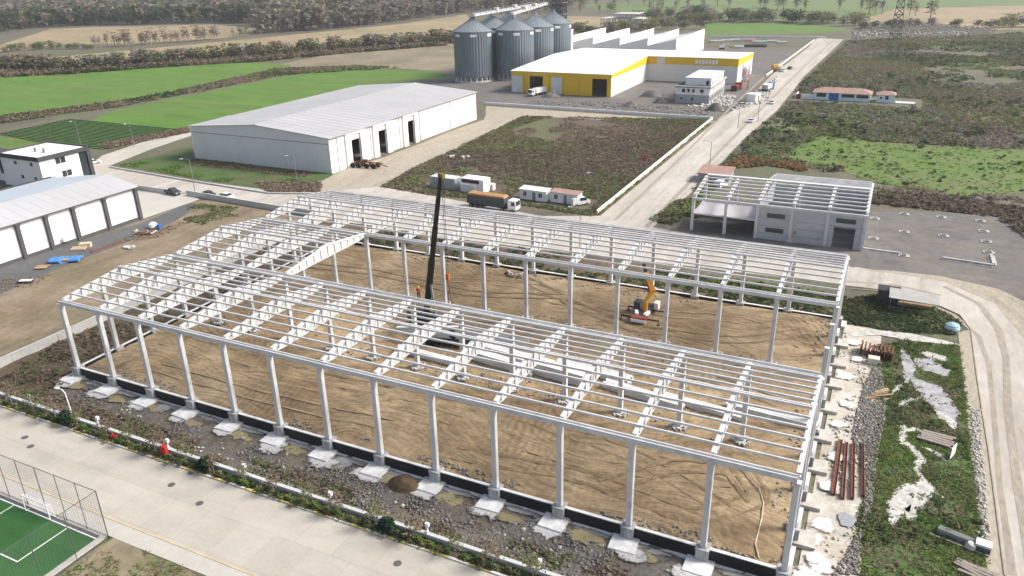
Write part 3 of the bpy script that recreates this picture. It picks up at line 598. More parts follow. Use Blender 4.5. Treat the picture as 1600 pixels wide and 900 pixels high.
MB().box(2.4, X-.4, 4.3, Y-.8, 9.41, 9.6).build('roof_slab', M_cladgrey, b)
MB().wall((-.5,-.5),(X+.5,-.5),7.1,.2,(),6.56).wall((X+.5,-.49),(X+.5,Y),7.1,.2,(),6.56).build('parapet', M_wallwhite, b)
mb = MB()
for k in range(7):
    for z in (2.4, 4.6, 6.8): mb.bar((X+.9,k*4.4,z),(X+.9,k*4.4+4.4,z),.09)
    mb.bar((X+1.0,k*4.4,0),(X+1.0,k*4.4,8.6),.09)
mb.build('scaffold', mat('scaffold_steel', (.3,.26,.2), var=.3, scale=2), b)
# --- sawtooth halls behind
b = thing('sawtooth_factory', 'row of white sawtooth sheds with grey roofs standing behind the yellow trimmed factory', 'factory', (-97, 388, 0))
mb = MB(); rf = MB(); gp = MB(); n = 5; w = 83/n
for k in range(n):
    x0, x1 = k*w, (k+1)*w
    mb.prof([(x0,0),(x1,0),(x1,12.5),(x0,8.6)], 0, .3, 'y'); mb.prof([(x0,0),(x1,0),(x1,12.5),(x0,8.6)], 70, 70.3, 'y')
    mb.box(x1-.3, x1-.002, .31, 69.9, 0 if k == n-1 else 6, 12.4)
    slab(rf, [(x0,.3,8.65),(x1-.35,.3,10.6),(x1-.35,69.7,10.6),(x0,69.7,8.65)]); gp.box(x0+.8, x0+7.5, -.08, -.01, 1.5, 7.0)
mb.box(0, .3, .31, 69.9, 0, 7.1)
mb.build('wall', M_wallwhite, b); rf.build('roof', mat('zinc_roof', (.44,.44,.45), var=.08, scale=.2, rough=.6), b); gp.build('cladding_panel', M_cladgrey, b)
b = thing('storage_shed', 'tall plain white shed beside the last silo', 'shed', (-92, 352, 0))
MB().wall((0,0),(18,0),17,.3).wall((18,.01),(18,30),17,.3).wall((18,30),(0,30),17,.3).wall((0,30),(0,.31),17,.3).build('wall', M_wallwhite, b)
MB().box(-.3,18.3,-.3,30.3,17.01,17.3).build('roof', M_roofwhite, b)
b = thing('concrete_skeleton', 'bare pale concrete skeleton of a building under construction far behind the white sheds', 'building frame', tuple(at(970,46)))
mb = MB()
for z, xa, xb in ((4.2,-19,19),(8.2,-19,19),(12,-7,13)):
    s_ = MB().box(xa, xb, 0, 22, z, z+.5).build('floor_slab', M_concrete, b)
    for x in np.arange(xa+1, xb, 5.2):
        for y in (1, 8, 15, 21): mb.box(x-.3, x+.3, y-.3, y+.3, z-4.2 if z < 12 else 8.7, z)
mb.build('column', M_concrete, b)
# --- silos
M_silo = mat('galvanised_steel', None, cols=[(.13,.165,.195), (.19,.225,.255)], scale=.12, stretch=(1, 1, .6), rough=.45, metal=.35, spec=.5)
M_silor = mat('galvanised_roof', (.25,.285,.31), var=.08, scale=.3, rough=.45, metal=.3)
def make_silo():
    t = thing('grain_silo', 's', 'silo'); R = 9.3; HB, HE, HP = 2.6, 23.6, 29.2; n = 168
    V = []; 
    for z in (HB, HE):
        for k in range(n): r = R+(.22 if k % 4 == 0 else (.0 if k % 4 == 2 else .06)); V.append((r*math.cos(k*2*math.pi/n), r*math.sin(k*2*math.pi/n), z))
    MB().add(V, [(k,(k+1)%n,n+(k+1)%n,n+k) for k in range(n)]+[tuple(range(n))[::-1]]).build('body', M_silo, t)
    mb = MB(); m = 36; mb.tube([(0,0,HE-.05),(0,0,HE+.15)], R+.35, 60)
    for k in range(60): a, c2 = k*math.pi/30, (k+1)*math.pi/30; mb.add([((R+.3)*math.cos(a),(R+.3)*math.sin(a),HE+.16),((R+.3)*math.cos(c2),(R+.3)*math.sin(c2),HE+.16),(.8*math.cos(c2),.8*math.sin(c2),HP),(.8*math.cos(a),.8*math.sin(a),HP)], [(0,1,2,3)])
    for k in range(30): a = k*math.pi/15; mb.bar(((R+.2)*math.cos(a),(R+.2)*math.sin(a),HE+.28),(.8*math.cos(a),.8*math.sin(a),HP+.1),.16,.16)
    r = mb.build('roof', M_silor, t); MB().tube([(0,0,HP-.1),(0,0,HP+.9)], .85, 12).build('cap', M_grey, r)
    mb = MB(); mb.tube([(0,0,0),(0,0,.6)], R+.5, 40)
    for k in range(20): a = k*math.pi/10; mb.box(R*.93*math.cos(a)-.35, R*.93*math.cos(a)+.35, R*.93*math.sin(a)-.35, R*.93*math.sin(a)+.35, .59, HB+.1)
    mb.tube([(0,0,.58),(0,0,HB)], R*.7, 30); mb.build('base', M_concrete, t)
    for a in (-1.95, -1.05, -.1): MB().rbox(((R+.3)*math.cos(a),(R+.3)*math.sin(a),HE-1.6), (.08,3.0,1.2), a).build('sign_plate', M_white, t)
    return t
SP = [((-89.6,287.5),'nearest left silo of the group with open steel base legs beside the yard'),((-73,300.5),'silo directly behind the left end of the yellow front'),((-91,311),'silo half hidden in the gap between the two nearest silos'),((-71.5,322),'third silo of the right hand row, above the white roof'),((-91,333),'silo whose cone just shows behind the catwalk'),((-70.5,344),'farthest silo of the right hand row, next to the dark tower')]
sp = make_silo()
for k, (p, lab) in enumerate(SP):
    if k == 0: sp.location = (p[0], p[1], 0); sp['label'] = 'grey steel '+lab; sp['group'] = 'grain silos'
    else: dup(sp, (p[0], p[1], 0), k*.02, 'grey steel '+lab, None, 'grain silos')
for k, (p, q, lab) in enumerate((((-88,286,31),(-84,352,32.5),'pale grey conveyor gallery crossing the left row of silo tops'),((-73,298,31),(-78,352,33),'pale grey conveyor gallery crossing the right row of silo tops'))):
    t = thing('conveyor_gallery', lab, 'conveyor', p); d = Vector(q)-Vector(p); mb = MB(); mb.bar((0,0,0), d, 1.5, 1.1); mb.build('trunk', M_cladgrey, t)
    mb = MB(); L = d.length
    for j in range(14):
        a = d*(j/13); 
        for s in (-1, 1): mb.bar(a+Vector((s*1.1,0,-.6)), a+Vector((s*1.1,0,1.2)), .1)
        if j < 13:
            for s in (-1, 1):
                for z in (.5, 1.2): mb.bar(a+Vector((s*1.1,0,z)), a+d/13+Vector((s*1.1,0,z)), .09)
    mb.build('railing', M_grey, t)
    for j in range(3): 
        a = d*(j*.4+.02); MB().bar(a+Vector((0,0,-.5)), a+Vector((0,0,-1.9)), .9).build('support', M_grey, t)
    for j in (.33, .62): MB().rbox((d*j)+Vector((0,0,1.0)), (2.2,2.4,1.6)).build('drive_housing', mat('cream_paint', (.6,.57,.48), var=.1, scale=1), t)
def lattice(name, label, cat_, loc, h, w0, w1, n, m, th, arms=()):
    t = thing(name, label, cat_, loc); mb = MB(); cs = [(-1,-1),(1,-1),(1,1),(-1,1)]
    wz = lambda z: (w0+(w1-w0)*z/h)/2
    P = [[Vector((a*wz(z), b*wz(z), z)) for a, b in cs] for z in [h*k/n for k in range(n+1)]]
    for i in range(n):
        for k in range(4):
            mb.bar(P[i][k], P[i+1][k], th*1.4); mb.bar(P[i][k], P[i+1][(k+1)%4], th); mb.bar(P[i][(k+1)%4], P[i+1][k], th); mb.bar(P[i+1][k], P[i+1][(k+1)%4], th)
    mb.build('tower', m, t)
    for z, l in arms:
        mb = MB()
        for s in (-1, 1): 
            mb.bar((s*wz(z), 0, z), (s*l, 0, z+.3), th); mb.bar((s*wz(z+2), 0, z+2), (s*l, 0, z+.3), th)
        mb.build('cross_arm', m, t)
    return t
t = lattice('elevator_tower', 'dark lattice bucket elevator tower at the far end of the silos', 'tower', (-73,358,0), 38, 6.5, 6.0, 12, M_dark, .28)
mb = MB(); mb.box(-.8,.2,-1,0,0,39); mb.box(.6,1.5,-.5,.5,0,39); mb.build('elevator_leg', M_grey, t)
for z in (20, 27, 33, 37): MB().box(-3.6,3.6,-3.6,3.6,z,z+.25).build('platform', M_grey, t)
p = at(1398, 63); lattice('power_pylon', 'tall dark lattice power pylon in the scrub at the upper right', 'pylon', tuple(p), 46, 7.5, 1.6, 11, mat('pylon_steel', (.10,.115,.11), var=.2, scale=1), .26, ((32,7),(37,6),(42,5)))
# --- blue and white house with its annex
b = thing('farm_house', 'single storey pale blue house with red tiled roof and wide blue gate', 'house', (71, 281, 0))
MB().wall((0,0),(21.3,0),3.0,.25,[(1.2,4.8,1.1,2.7),(5.9,9.6,.05,2.8),(10.6,15.4,1.3,2.6),(16.2,20.6,1.3,2.6)]).wall((21.3,.01),(21.3,8),3,.25).wall((21.3,8),(0,8),3,.25).wall((0,8),(0,.26),3,.25).build('wall', M_hutwall, b)
mb = MB(); mb.add([(-.6,-.7,3.02),(21.9,-.7,3.02),(21.9,8.7,3.02),(-.6,8.7,3.02),(3.5,4,4.6),(17.8,4,4.6)], [(0,1,5,4),(1,2,5),(2,3,4,5),(3,0,4),(3,2,1,0)]); mb.build('roof', M_redroof, b)
MB().box(5.95,9.55,.08,.16,.05,2.78).build('gate', M_blue, b)
for a, d, e, g in ((1.2,4.8,1.1,2.7),(10.6,15.4,1.3,2.6),(16.2,20.6,1.3,2.6)): MB().box(a,d,.14,.18,e,g).build('window', M_glass, b)
b = thing('annex_house', 'small pale annex with its own low red roof beside the blue house', 'house', (94.6, 281.5, 0))
MB().wall((0,0),(6.4,0),3.0,.25,[(1.2,1.9,1.3,2.2),(3,4.2,1.2,2.6)]).wall((6.4,.01),(6.4,6),3,.25).wall((6.4,6),(0,6),3,.25).wall((0,6),(0,.26),3,.25).build('wall', M_hutwall, b)
mb = MB(); mb.add([(-.5,-.5,3.02),(6.9,-.5,3.02),(6.9,6.5,3.02),(-.5,6.5,3.02),(2,3,4.2),(4.6,3,4.2)], [(0,1,5,4),(1,2,5),(2,3,4,5),(3,0,4),(3,2,1,0)]); mb.build('roof', M_redroof, b)
for a, d, e, g in ((1.2,1.9,1.3,2.2),(3,4.2,1.2,2.6)): MB().box(a,d,.14,.18,e,g).build('window', M_glass, b)
t = thing('garden_wall', 'low white garden wall with a dark red gate beside the blue house', 'wall', (64, 281, 0)); MB().box(2.2,6.9,0,.3,0,1.9).box(0,.3,0,9,0,1.6).build('panel', M_white, t); MB().box(.31,2.18,.05,.2,0,1.9).build('gate', mat('dark_red', (.2,.03,.03), var=.1, scale=1), t)
tag(MB().box(0,7,0,5,0,.35).build('concrete_slab', M_concrete, None, (101.5,280,0)), 'low pale concrete slab beside the annex of the blue house', 'slab')
# --- concrete hall behind the site, part panelled
b = thing('concrete_hall', 'half built grey concrete hall with purlins but no roof sheets', 'building frame', (65.2, 98.4, 0))
bx = [0, 6.9, 13.3, 20.1, 26.9, 33.8]; M_pan = mat('pale_panel', None, cols=[(.40,.41,.42), (.50,.51,.52)], scale=.35, stretch=(.6, .6, 1.5), fine=2, finevar=.08)
for i, x in enumerate(bx):
    for y in ((0, 11.6, 24) if i >= 2 else (0, 11.6)):
        mb = MB(); mb.box(x-.3, x+.3, y-.3, y+.3, 0, 7.3 if y != 11.6 else 8.6); mb.build('column', M_frame, b)
    mb = MB(); yt = 24 if i >= 2 else 11.8; zt = lambda y: 7.75+1.5*(1-abs(y-12)/12)
    pts = [(0.32,zt(0)),(12,zt(12))]+([(24,zt(24))] if i >= 2 else []); mb.prof(pts+[(y, z-.7) for y, z in pts[::-1]], x-.28, x+.28); mb.build('rafter', M_frame, b)
for i in range(5):
    L = bx[i+1]-bx[i]
    MB().box(bx[i]+.31, bx[i+1]-.31, -.28, .28, 6.85, 7.35).build('girder', M_frame, b)
    for k in range(0, 13 if i >= 2 else 7):
        y = min(.6+k*1.95, 23.6); zz = zt(y)
        MB().box(bx[i]+.02, bx[i+1]-.02, y-(.15 if k != 6 else .5), y+(.15 if k != 6 else .5), zz+.004, zz+.26).build('purlin', M_frame, b)
MB().box(bx[0]+.31, bx[2]-.31, -.2, 9, 3.7, 4.0).build('floor_slab', mat('wet_screed', (.55,.53,.53), var=.12, scale=.3), b)
for x in (bx[0], bx[1]): MB().box(x-.2, x+.2, .31, 11, 3.25, 3.69).build('floor_beam', M_frame, b)
mb = MB(); mb.wall((bx[0]+.31,11.3),(bx[2]-.3,11.3),3.6,.2); mb.build('rear_panel', M_pan, b)
hol = {2: [(1.6,5.2,1.6,2.6),(1.6,5.2,4.7,5.7)], 3: [(.2,1.0,0,2.6)], 4: [(1.2,4.9,5.2,6.2),(1.0,5.0,0,4.4)]}
for i in (2, 3, 4): 
    o = MB().wall((bx[i]+.31,-.1),(bx[i+1]-.31,-.1),6.8,.2,hol[i]).build('wall_panel', M_pan, b)
    mb = MB()
    for z in (1.3, 2.9, 4.5): mb.box(bx[i]+.32, bx[i+1]-.32, -.115, -.104, z, z+.07)
    mb.build('panel_joint', mat('joint_grey', (.2,.2,.2), var=.1), o)  # grey strips along the panel joints
for i in (2, 3, 4):
    for a_, d_, e_, g_ in hol[i]:
        if e_ > .1: MB().box(bx[i]+.31+a_, bx[i]+.31+d_, .02, .06, e_, g_).build('window', M_glass, b)  # dark panes added to stand in for the shade inside the openings
MB().box(bx[2]+.31, bx[5]-.4, .5, 12.8, .04, .08).build('floor', M_pil, b)  # floor added in a dark colour that paints in the shade indoors
MB().wall((bx[5]-.1,.31),(bx[5]-.1,23.7),6.8,.2).wall((bx[5]-.3,24),(bx[2]+.3,24),5.6,.2).wall((bx[2],23.7),(bx[2],.4),6.6,.2).build('wall_panel', M_pan, b)
MB().wall((bx[5]-.45,13),(bx[2]+.4,13),4.5,.15).build('inner_wall', M_pan, b)
# --- red roofed shed
b = thing('red_roofed_shed', 'small shed with a flat red roof behind the half built hall', 'shed', tuple(at(1090,284)))
MB().wall((0,0),(8,0),2.4,.2).wall((8,.01),(8,6.5),2.4,.2).wall((8,6.5),(0,6.5),2.4,.2).wall((0,6.5),(0,.21),2.4,.2).build('wall', M_block, b); mb = MB(); slab(mb, [(-.3,-.4,2.5),(8.3,-.4,2.5),(8.3,6.9,3.1),(-.3,6.9,3.1)]); mb.build('roof', M_redroof, b)
# --- boundary walls
def bwall(name, label, pts, h, m, mc, w=.26, pier=0, cap=.1):
    t = thing(name, label, 'wall', (pts[0][0], pts[0][1], 0)); mb = MB(); c = MB(); P = [Vector((p[0]-pts[0][0], p[1]-pts[0][1], 0)) for p in pts]; pr = MB()
    for a, e in zip(P, P[1:]):
        mb.bar(a+Vector((0,0,h/2)), e+Vector((0,0,h/2)), w, h); c.bar(a+Vector((0,0,h+cap/2+.003)), e+Vector((0,0,h+cap/2+.003)), w+.14, cap)
        if pier:
            L = (e-a).length
            for k in range(int(L/pier)+1): q = a+(e-a)*(k*pier/L); pr.box(q.x-w*.8, q.x+w*.8, q.y-w*.8, q.y+w*.8, 0, h-.02)
    mb.build('wall', m, t); c.build('coping', mc, t)
    if pier: pr.build('pier', m, t)
    return t
M_wallg = mat('weathered_wall', None, cols=[(.42,.42,.40), (.52,.52,.50)], scale=.5, fine=3, finevar=.12)
bwall('boundary_wall', 'low pale concrete wall with rounded coping between planting strip and gravel', [(-13.2,-8.6),(122,-8.6)], .72, M_wallg, mat('coping_pale', (.52,.53,.52), var=.08, scale=.4, fine=3, finevar=.1), .3, 0, .16)
bwall('boundary_wall', 'low grey panel wall between the left dirt lot and the frame', [(-13.4,-8.6),(-13.4,74.2)], 1.5, M_wallg, M_concrete, .2, 7.5)
bwall('boundary_wall', 'grey roadside wall with a gap at the parked cars', [(-61,tuple(at(304,307))[1])]+[(-13.5,74.4)], 1.3, M_wallg, M_concrete, .22, 8)
bwall('boundary_wall', 'short grey wall at the yard beside the storage hall', W((212,296),(262,303)), 1.2, M_wallg, M_concrete, .22)
bwall('boundary_wall', 'thin white roadside wall along the far edge of the brown scrub plot', W((757,163),(1113,187)), .9, M_white, M_white, .3)
bwall('boundary_wall', 'thin cream wall running up between brown scrub plot and straight road', W((1113,187),(933,335)), .9, mat('cream_wall', (.64,.6,.48), var=.06, scale=.5), M_white, .3)
bwall('kerb_wall', 'pale low edging wall along the left side of the far straight road', W((1197,120),(1272,64)), .9, M_apron, M_white, .5)
bwall('boundary_wall', 'long low white wall at the far end of the works yard', W((1110,58),(1290,60)), 1.2, M_white, M_white, .4)
bwall('kerb_wall', 'pale kerb round the grass in front of the long white warehouse', W((172,262),(300,284),(420,303),(498,304)), .35, M_concrete, M_concrete, .3)
# ================================================================== vegetation and rubble
def leafm(name, a, b, s=.35, fine=1.5):
    m = mat(name, None, cols=[a, b], scale=s, fine=fine, finevar=.3, rough=.9, spec=.1)
    if m.node_tree.nodes.get('Translucent BSDF') is None:   # thin leaves pass some light
        nt = m.node_tree; b = nt.nodes['Principled BSDF']; tr = nt.nodes.new('ShaderNodeBsdfTranslucent'); mx = nt.nodes.new('ShaderNodeMixShader'); mx.inputs[0].default_value = .35; src = b.inputs['Base Color'].links[0].from_socket
        nt.links.new(src, tr.inputs[0]); nt.links.new(b.outputs[0], mx.inputs[1]); nt.links.new(tr.outputs[0], mx.inputs[2]); nt.links.new(mx.outputs[0], nt.nodes['Material Output'].inputs['Surface'])
    return m
L_brown = leafm('dry_brown_leaf', (.175,.138,.10), (.28,.22,.16))
L_grey = leafm('grey_twig', (.16,.148,.125), (.26,.24,.20))
L_purp = leafm('heath_brown', (.13,.105,.082), (.22,.175,.135))
L_olive = leafm('olive_leaf', (.135,.148,.068), (.215,.225,.11))
L_green = leafm('green_leaf', (.10,.17,.04), (.165,.235,.065))
L_dark = leafm('dark_leaf', (.05,.07,.035), (.085,.115,.055))
L_rust = leafm('russet_leaf', (.21,.115,.055), (.29,.17,.09))
M_trunk = mat('bark', (.10,.085,.07), var=.3, scale=2); M_ptrunk = mat('pale_bark', (.30,.28,.24), var=.2, scale=1)
def noisy(P, f, th, o=0): return fbm(P[:, 0]*f+o, P[:, 1]*f+o*1.7, 3) > th
def minus(P, *polys):
    k = np.ones(len(P), bool)
    for p in polys: k &= ~inpoly(P, [q[:2] for q in p])
    return P[k]
def field(name, poly, n, r, h, k, leaf, m, f=None, th=None, o=0, cut=(), z=.02):
    P = sample(poly, n)
    if f: P = P[noisy(P, f, th, o)]
    P = minus(P, *cut)
    V, F = clumps(P, r, h, k, leaf, z); stuff(name, V, F, m)
LUSH = W((1215,245),(1285,212),(1370,222),(1480,228),(1640,236),(1650,300),(1505,306),(1440,296),(1370,286),(1300,262))
SCRUB = W((1325,64),(1262,122),(1222,172),(1170,216),(1126,262),(1165,262),(1200,258),(1370,275),(1370,318),(1500,305),(1600,318),(1720,330),(1760,60),(1600,52),(1450,58))
HUTS = [(60,272),(112,272),(112,296),(60,296)]
field('scrub', SCRUB, 12000, 1.3, .8, 9, .42, L_grey, .022, .45, 0, (HUTS, LUSH))
field('scrub', SCRUB, 11000, 1.2, .8, 8, .40, L_brown, .03, .46, 3, (HUTS, LUSH))
field('scrub', SCRUB, 22000, 1.2, .65, 8, .40, L_olive, .03, .38, 8, (HUTS, LUSH))
field('scrub', SCRUB, 4200, 1.4, 1.5, 11, .5, L_dark, .05, .44, 5, (HUTS, LUSH))
field('scrub', SCRUB, 15000, 1.2, .45, 8, .40, L_green, .022, .47, 15, (HUTS, LUSH))
field('scrub', W((1126,262),(1165,262),(1200,258),(1320,280),(1320,262),(1230,245),(1170,240)), 1000, 1.0, .7, 9, .38, L_rust, .08, .42, 6)
field('tufts', LUSH, 70, .9, .7, 10, .4, L_dark); field('tufts', LUSH, 900, .6, .12, 4, .3, L_green); field('tufts', LUSH, 500, .8, .3, 6, .35, L_olive, .06, .52, 4)
HZ = HEATH
CUTS = ([(-9,105),(14,105),(14,117),(-9,117)], [(17,103),(40,103),(40,113),(17,113)])
field('heath_shrubs', HZ, 11000, .9, .42, 8, .30, L_purp, .03, .45, 1, CUTS)
field('heath_shrubs', HZ, 6000, .9, .42, 8, .30, L_brown, .05, .46, 4, CUTS)
field('heath_shrubs', HZ, 9000, .9, .36, 8, .30, L_olive, .03, .44, 9, CUTS)
field('heath_grass', HZ, 11000, .9, .28, 6, .32, L_green, .03, .50, 12, CUTS)
field('heath_grass', W((640,300),(760,312),(930,338),(1000,275),(900,280),(780,290)), 4200, .9, .3, 6, .32, L_olive, .06, .40, 2, CUTS)
field('heath_grass', W((935,325),(1108,190),(1040,190),(940,262),(890,300)), 5200, .9, .25, 6, .32, L_olive, .05, .42, 5, CUTS)
field('heath_grass', W((935,325),(1108,190),(1060,190),(960,262),(905,300)), 3000, .8, .22, 6, .32, L_green, .07, .45, 7, CUTS)
field('weeds', W((186,258),(300,228),(300,248),(525,272),(490,285),(500,298),(420,296),(300,278)), 4200, .7, .2, 6, .26, L_green, .08, .42, 3)
field('weeds', W((400,285),(500,285),(500,300),(420,302)), 900, .7, .4, 7, .26, L_brown)
field('weeds', W((300,250),(525,274),(518,282),(300,258)), 900, .6, .3, 7, .26, L_brown, .1, .42)
field('weeds', W((170,232),(300,206),(292,200),(150,228)), 1800, 1, .5, 7, .36, L_brown)
DITCH = W((0,194),(100,178),(180,168),(300,145),(430,120),(560,107),(560,103),(430,108),(300,137),(180,160),(100,170),(0,182))
field('weeds', DITCH, 6500, 1.1, .6, 7, .45, L_brown, .03, .36); field('weeds', DITCH, 2600, 1.1, .6, 8, .45, L_olive, .04, .42, 4); field('weeds', DITCH, 1300, 1.1, .8, 8, .45, L_dark, .04, .45, 7)
field('weeds', W((440,112),(560,104),(720,108),(720,114),(600,110),(470,116)), 1600, 1.5, .9, 8, .5, L_olive, .03, .42)
# hedgerows, rows of trees: every tree a thing
def make_tree(name, label, cat_, h, r, z0, n, leaf, lm, tm, group, limbs=5, shape=1.0, tr=.16):
    t = thing(name, label, cat_, (0,0,0), 0, group); mb = MB()
    mb.tube([(0,0,-.1),(.1,.05,h*.35),(0,.1,h*.62),(.05,0,h*.9)], [tr,tr*.75,tr*.45,tr*.12], 6)
    pts = []
    for k in range(limbs):
        a = k*2.4; zz = h*(.25+.45*k/limbs); e = Vector((r*.75*math.cos(a), r*.75*math.sin(a), zz+h*.22)); mb.tube([(0,0,zz),e*.55+Vector((0,0,zz*.45+.05*h)),e], [tr*.5,tr*.3,tr*.08], 5); pts.append(e)
    mb.build('trunk', tm, t)
    lob = np.array([list(p) for p in pts]+[[0,0,h*.82],[0,0,h*.6]]); pick = lob[rng.integers(0, len(lob), n)]
    C = pick+rng.normal(size=(n, 3))*np.array([r*.33, r*.33, h*.13*shape]); C[:, 2] = np.clip(C[:, 2], z0*h, h*1.02)
    V, F = cards(C, leaf*(.6+.8*rng.random(n)), .8); link('crown', npmesh('crown', V, F, lm), t); return t
HG = {}
def row(pts, n, protos, jit, smin, smax):
    P = [Vector((p[0], p[1], 0)) for p in pts]; Ls = [(b-a).length for a, b in zip(P, P[1:])]; T = sum(Ls)
    for k in range(n):
        d = T*(k+.5+random.uniform(-.35,.35))/n; i = 0
        while i < len(Ls)-1 and d > Ls[i]: d -= Ls[i]; i += 1
        q = P[i]+(P[i+1]-P[i])*min(1, d/Ls[i])+Vector((random.uniform(-jit,jit), random.uniform(-jit,jit), 0)); s = random.uniform(smin, smax); pr = random.choice(protos)
        if not pr.get('used'): pr['used'] = 1; pr.location = q; pr.scale = (s, s, s); pr.rotation_euler = (0,0,random.random()*6)
        else: o = dup(pr, q, random.random()*6, None, (s*random.uniform(.85,1.15), s*random.uniform(.85,1.15), s)); 
HT_ = [make_tree('hedgerow_tree', 'bushy '+c+' tree in the long hedgerow beyond the green fields', 'tree', 6.5, 3.6, .02, 260, .62, m, M_trunk, 'trees in the long hedgerow', 6, 1.5) for c, m in (('brown', L_brown), ('grey brown', L_grey), ('olive', L_olive), ('dusky green', L_olive))]
row(W((-50,120),(0,113),(110,112),(200,106),(290,98),(400,92),(480,84),(560,78),(640,72),(712,66)), 105, HT_, 3, .55, 1.5)
field('hedge_understorey', W((-50,124),(110,116),(290,103),(400,97),(560,82),(712,70),(712,64),(560,75),(400,88),(290,95),(110,108),(-50,114)), 4200, 1.8, 2.2, 9, .6, L_dark, .03, .40); field('hedge_understorey', W((-50,124),(110,116),(290,103),(400,97),(560,82),(712,70),(712,63),(560,74),(400,87),(290,94),(110,107),(-50,113)), 5200, 1.9, 2.8, 9, .6, L_brown, .03, .36, 5)
PT = [make_tree('field_tree', 'slim '+c+' tree with bare stems in the row between the stubble fields', 'tree', 11, 2.6, .22, 150, .55, m, M_ptrunk, 'row of trees between the stubble fields', 6, 1.4, .3) for c, m in (('tan', L_brown), ('grey', L_grey))]
row(W((152,74),(200,72),(250,68),(300,65),(343,61)), 30, PT, 3, .7, 1.1); row(W((362,57),(385,56)), 4, PT, 3, .6, .9)
row(W((0,82),(80,76),(150,76)), 16, HT_[2:], 4, .5, .8)
CT = [make_tree('yard_tree', c+' tree in the belt behind the white sheds', 'tree', 9, 4.6, .05, 200, .8, m, M_trunk, 'tree belt behind the white sheds', 6, 1.4) for c, m in (('grey brown', L_grey), ('olive', L_olive), ('dark green', L_dark))]
row(W((880,52),(930,60),(1000,50),(1040,46),(1090,46)), 26, CT, 8, .7, 1.1); row(W((1000,34),(1080,28),(1160,32),(1240,36),(1330,40)), 46, CT, 14, .8, 1.3)
row(W((1040,40),(1100,36),(1180,34),(1340,36)), 34, CT, 10, .7, 1.1); row(W((1330,46),(1450,40),(1600,46)), 26, CT, 8, .4, .7)
RT = [make_tree('tall_field_tree', 'tall '+c+' tree standing among the far meadows', 'tree', 17, 3.6, .15, 170, .85, m, M_trunk, 'tall trees in the far meadows', 6, 1.3, .35) for c, m in (('bare grey', L_grey), ('olive', L_olive))]
row(W((900,14),(1000,8),(1100,8),(1250,16),(1340,18),(1420,30)), 30, RT, 25, .7, 1.1); row(W((900,22),(1000,16),(1100,14)), 12, RT, 20, .5, .8)
row(W((1560,42),(1620,42)), 6, CT, 6, .8, 1.2)
# far wood
def wood(poly, n, h, m, cut=()):
    P = minus(sample(poly, n), *cut); n = len(P); k = 44; hh = h*(.45+1.1*rng.random(n)**1.5); rr = hh*.27
    C = np.stack([P[:, 0:1]+rng.normal(size=(n, k))*rr[:, None]*.6, P[:, 1:2]+rng.normal(size=(n, k))*rr[:, None]*.6, hh[:, None]*(.12+.88*np.sqrt(rng.random((n, k))))], 2).reshape(-1, 3)
    V, F = cards(C, np.repeat(hh*.13, k)*(.6+.8*rng.random(n*k)), .9); stuff('far_wood', V, F, m)
    t_ = rng.random(n) < .5; a_ = P[t_]; z_ = hh[t_]*.8; w_ = .22; V = np.stack([np.c_[a_[:,0]-w_, a_[:,1], 0*z_], np.c_[a_[:,0]+w_, a_[:,1]+w_, 0*z_], np.c_[a_[:,0]+w_*.4, a_[:,1]+w_, z_], np.c_[a_[:,0]-w_*.4, a_[:,1], z_]], 1).reshape(-1, 3); stuff('far_wood_trunks', V, np.arange(len(V)).reshape(-1, 4), M_ptrunk)
WOOD = W((-120,62),(0,52),(75,42),(210,39),(330,36),(420,42),(405,54),(470,50),(560,42),(650,30),(725,20),(890,20),(900,4),(960,-12),(940,-20),(-200,-8))
FAR2 = W((890,16),(900,2),(1300,-12),(1800,-14),(1800,-26),(900,-22))
GAP = W((230,12),(310,6),(330,30),(250,32))
for nn, hh, mm in ((3600, 15, L_grey), (2200, 14, L_brown), (1900, 13, L_olive), (1700, 13, L_dark)): wood(WOOD, nn, hh, mm, (GAP,))
for nn, hh, mm in ((900, 12, L_grey), (900, 12, L_dark)): wood(FAR2, nn, hh, mm)
EDGE = W((-120,62),(0,52),(75,42),(210,39),(330,36),(400,38),(400,30),(210,32),(60,36),(0,42),(-120,52))
wood(EDGE, 420, 12, L_dark); wood(W((400,54),(470,50),(560,42),(650,30),(725,20),(725,12),(640,22),(540,34),(400,44)), 380, 12, L_grey)
# near verges; lime has run out over the grass in crooked streaks
LIME = []
def runoff(px, w, z, m, k=8, rag=.6):
    P = [at(*q) for q in px]; Q = []
    for a, b_ in zip(P, P[1:]):
        for j in range(k): Q.append(a+(b_-a)*(j/k))
    Q.append(P[-1]); L = []; R = []; n = len(Q)
    for i, p in enumerate(Q):
        d = (Q[min(i+1, n-1)]-Q[max(i-1, 0)]).normalized(); nn = Vector((-d.y, d.x, 0)); e = min(1, .15+2*min(i, n-1-i)/n*1.6)
        f1, f2 = (w*e*(1-rag+2*rag*float(fbm(np.array([i*.55+z*900]), np.array([o+z*300]), 3)[0])) for o in (2., 9.)); L.append(p+nn*f1*.6); R.append(p-nn*f2*.6)
    mb = MB(); mb.add([(p.x, p.y, z) for p in L+R], [(n+i, n+i+1, i+1, i) for i in range(n-1)]); struct(mb.build('lime_patch', m)); LIME.append([(p.x, p.y) for p in L+R[::-1]])
M_greyst = mat('crushed_grey', None, cols=[(.24,.24,.25), (.40,.40,.41)], scale=.8, fine=4, finevar=.3)
runoff([(1400,650),(1412,668),(1408,690),(1425,700),(1440,715),(1432,735),(1445,752)], 1.0, .071, M_lime); runoff([(1440,745),(1448,762),(1436,785),(1428,800)], 1.5, .075, M_lime); runoff([(1440,752),(1415,770),(1402,795),(1392,825)], 1.7, .079, M_lime); runoff([(1408,790),(1425,795),(1420,815)], 1.2, .083, M_lime)
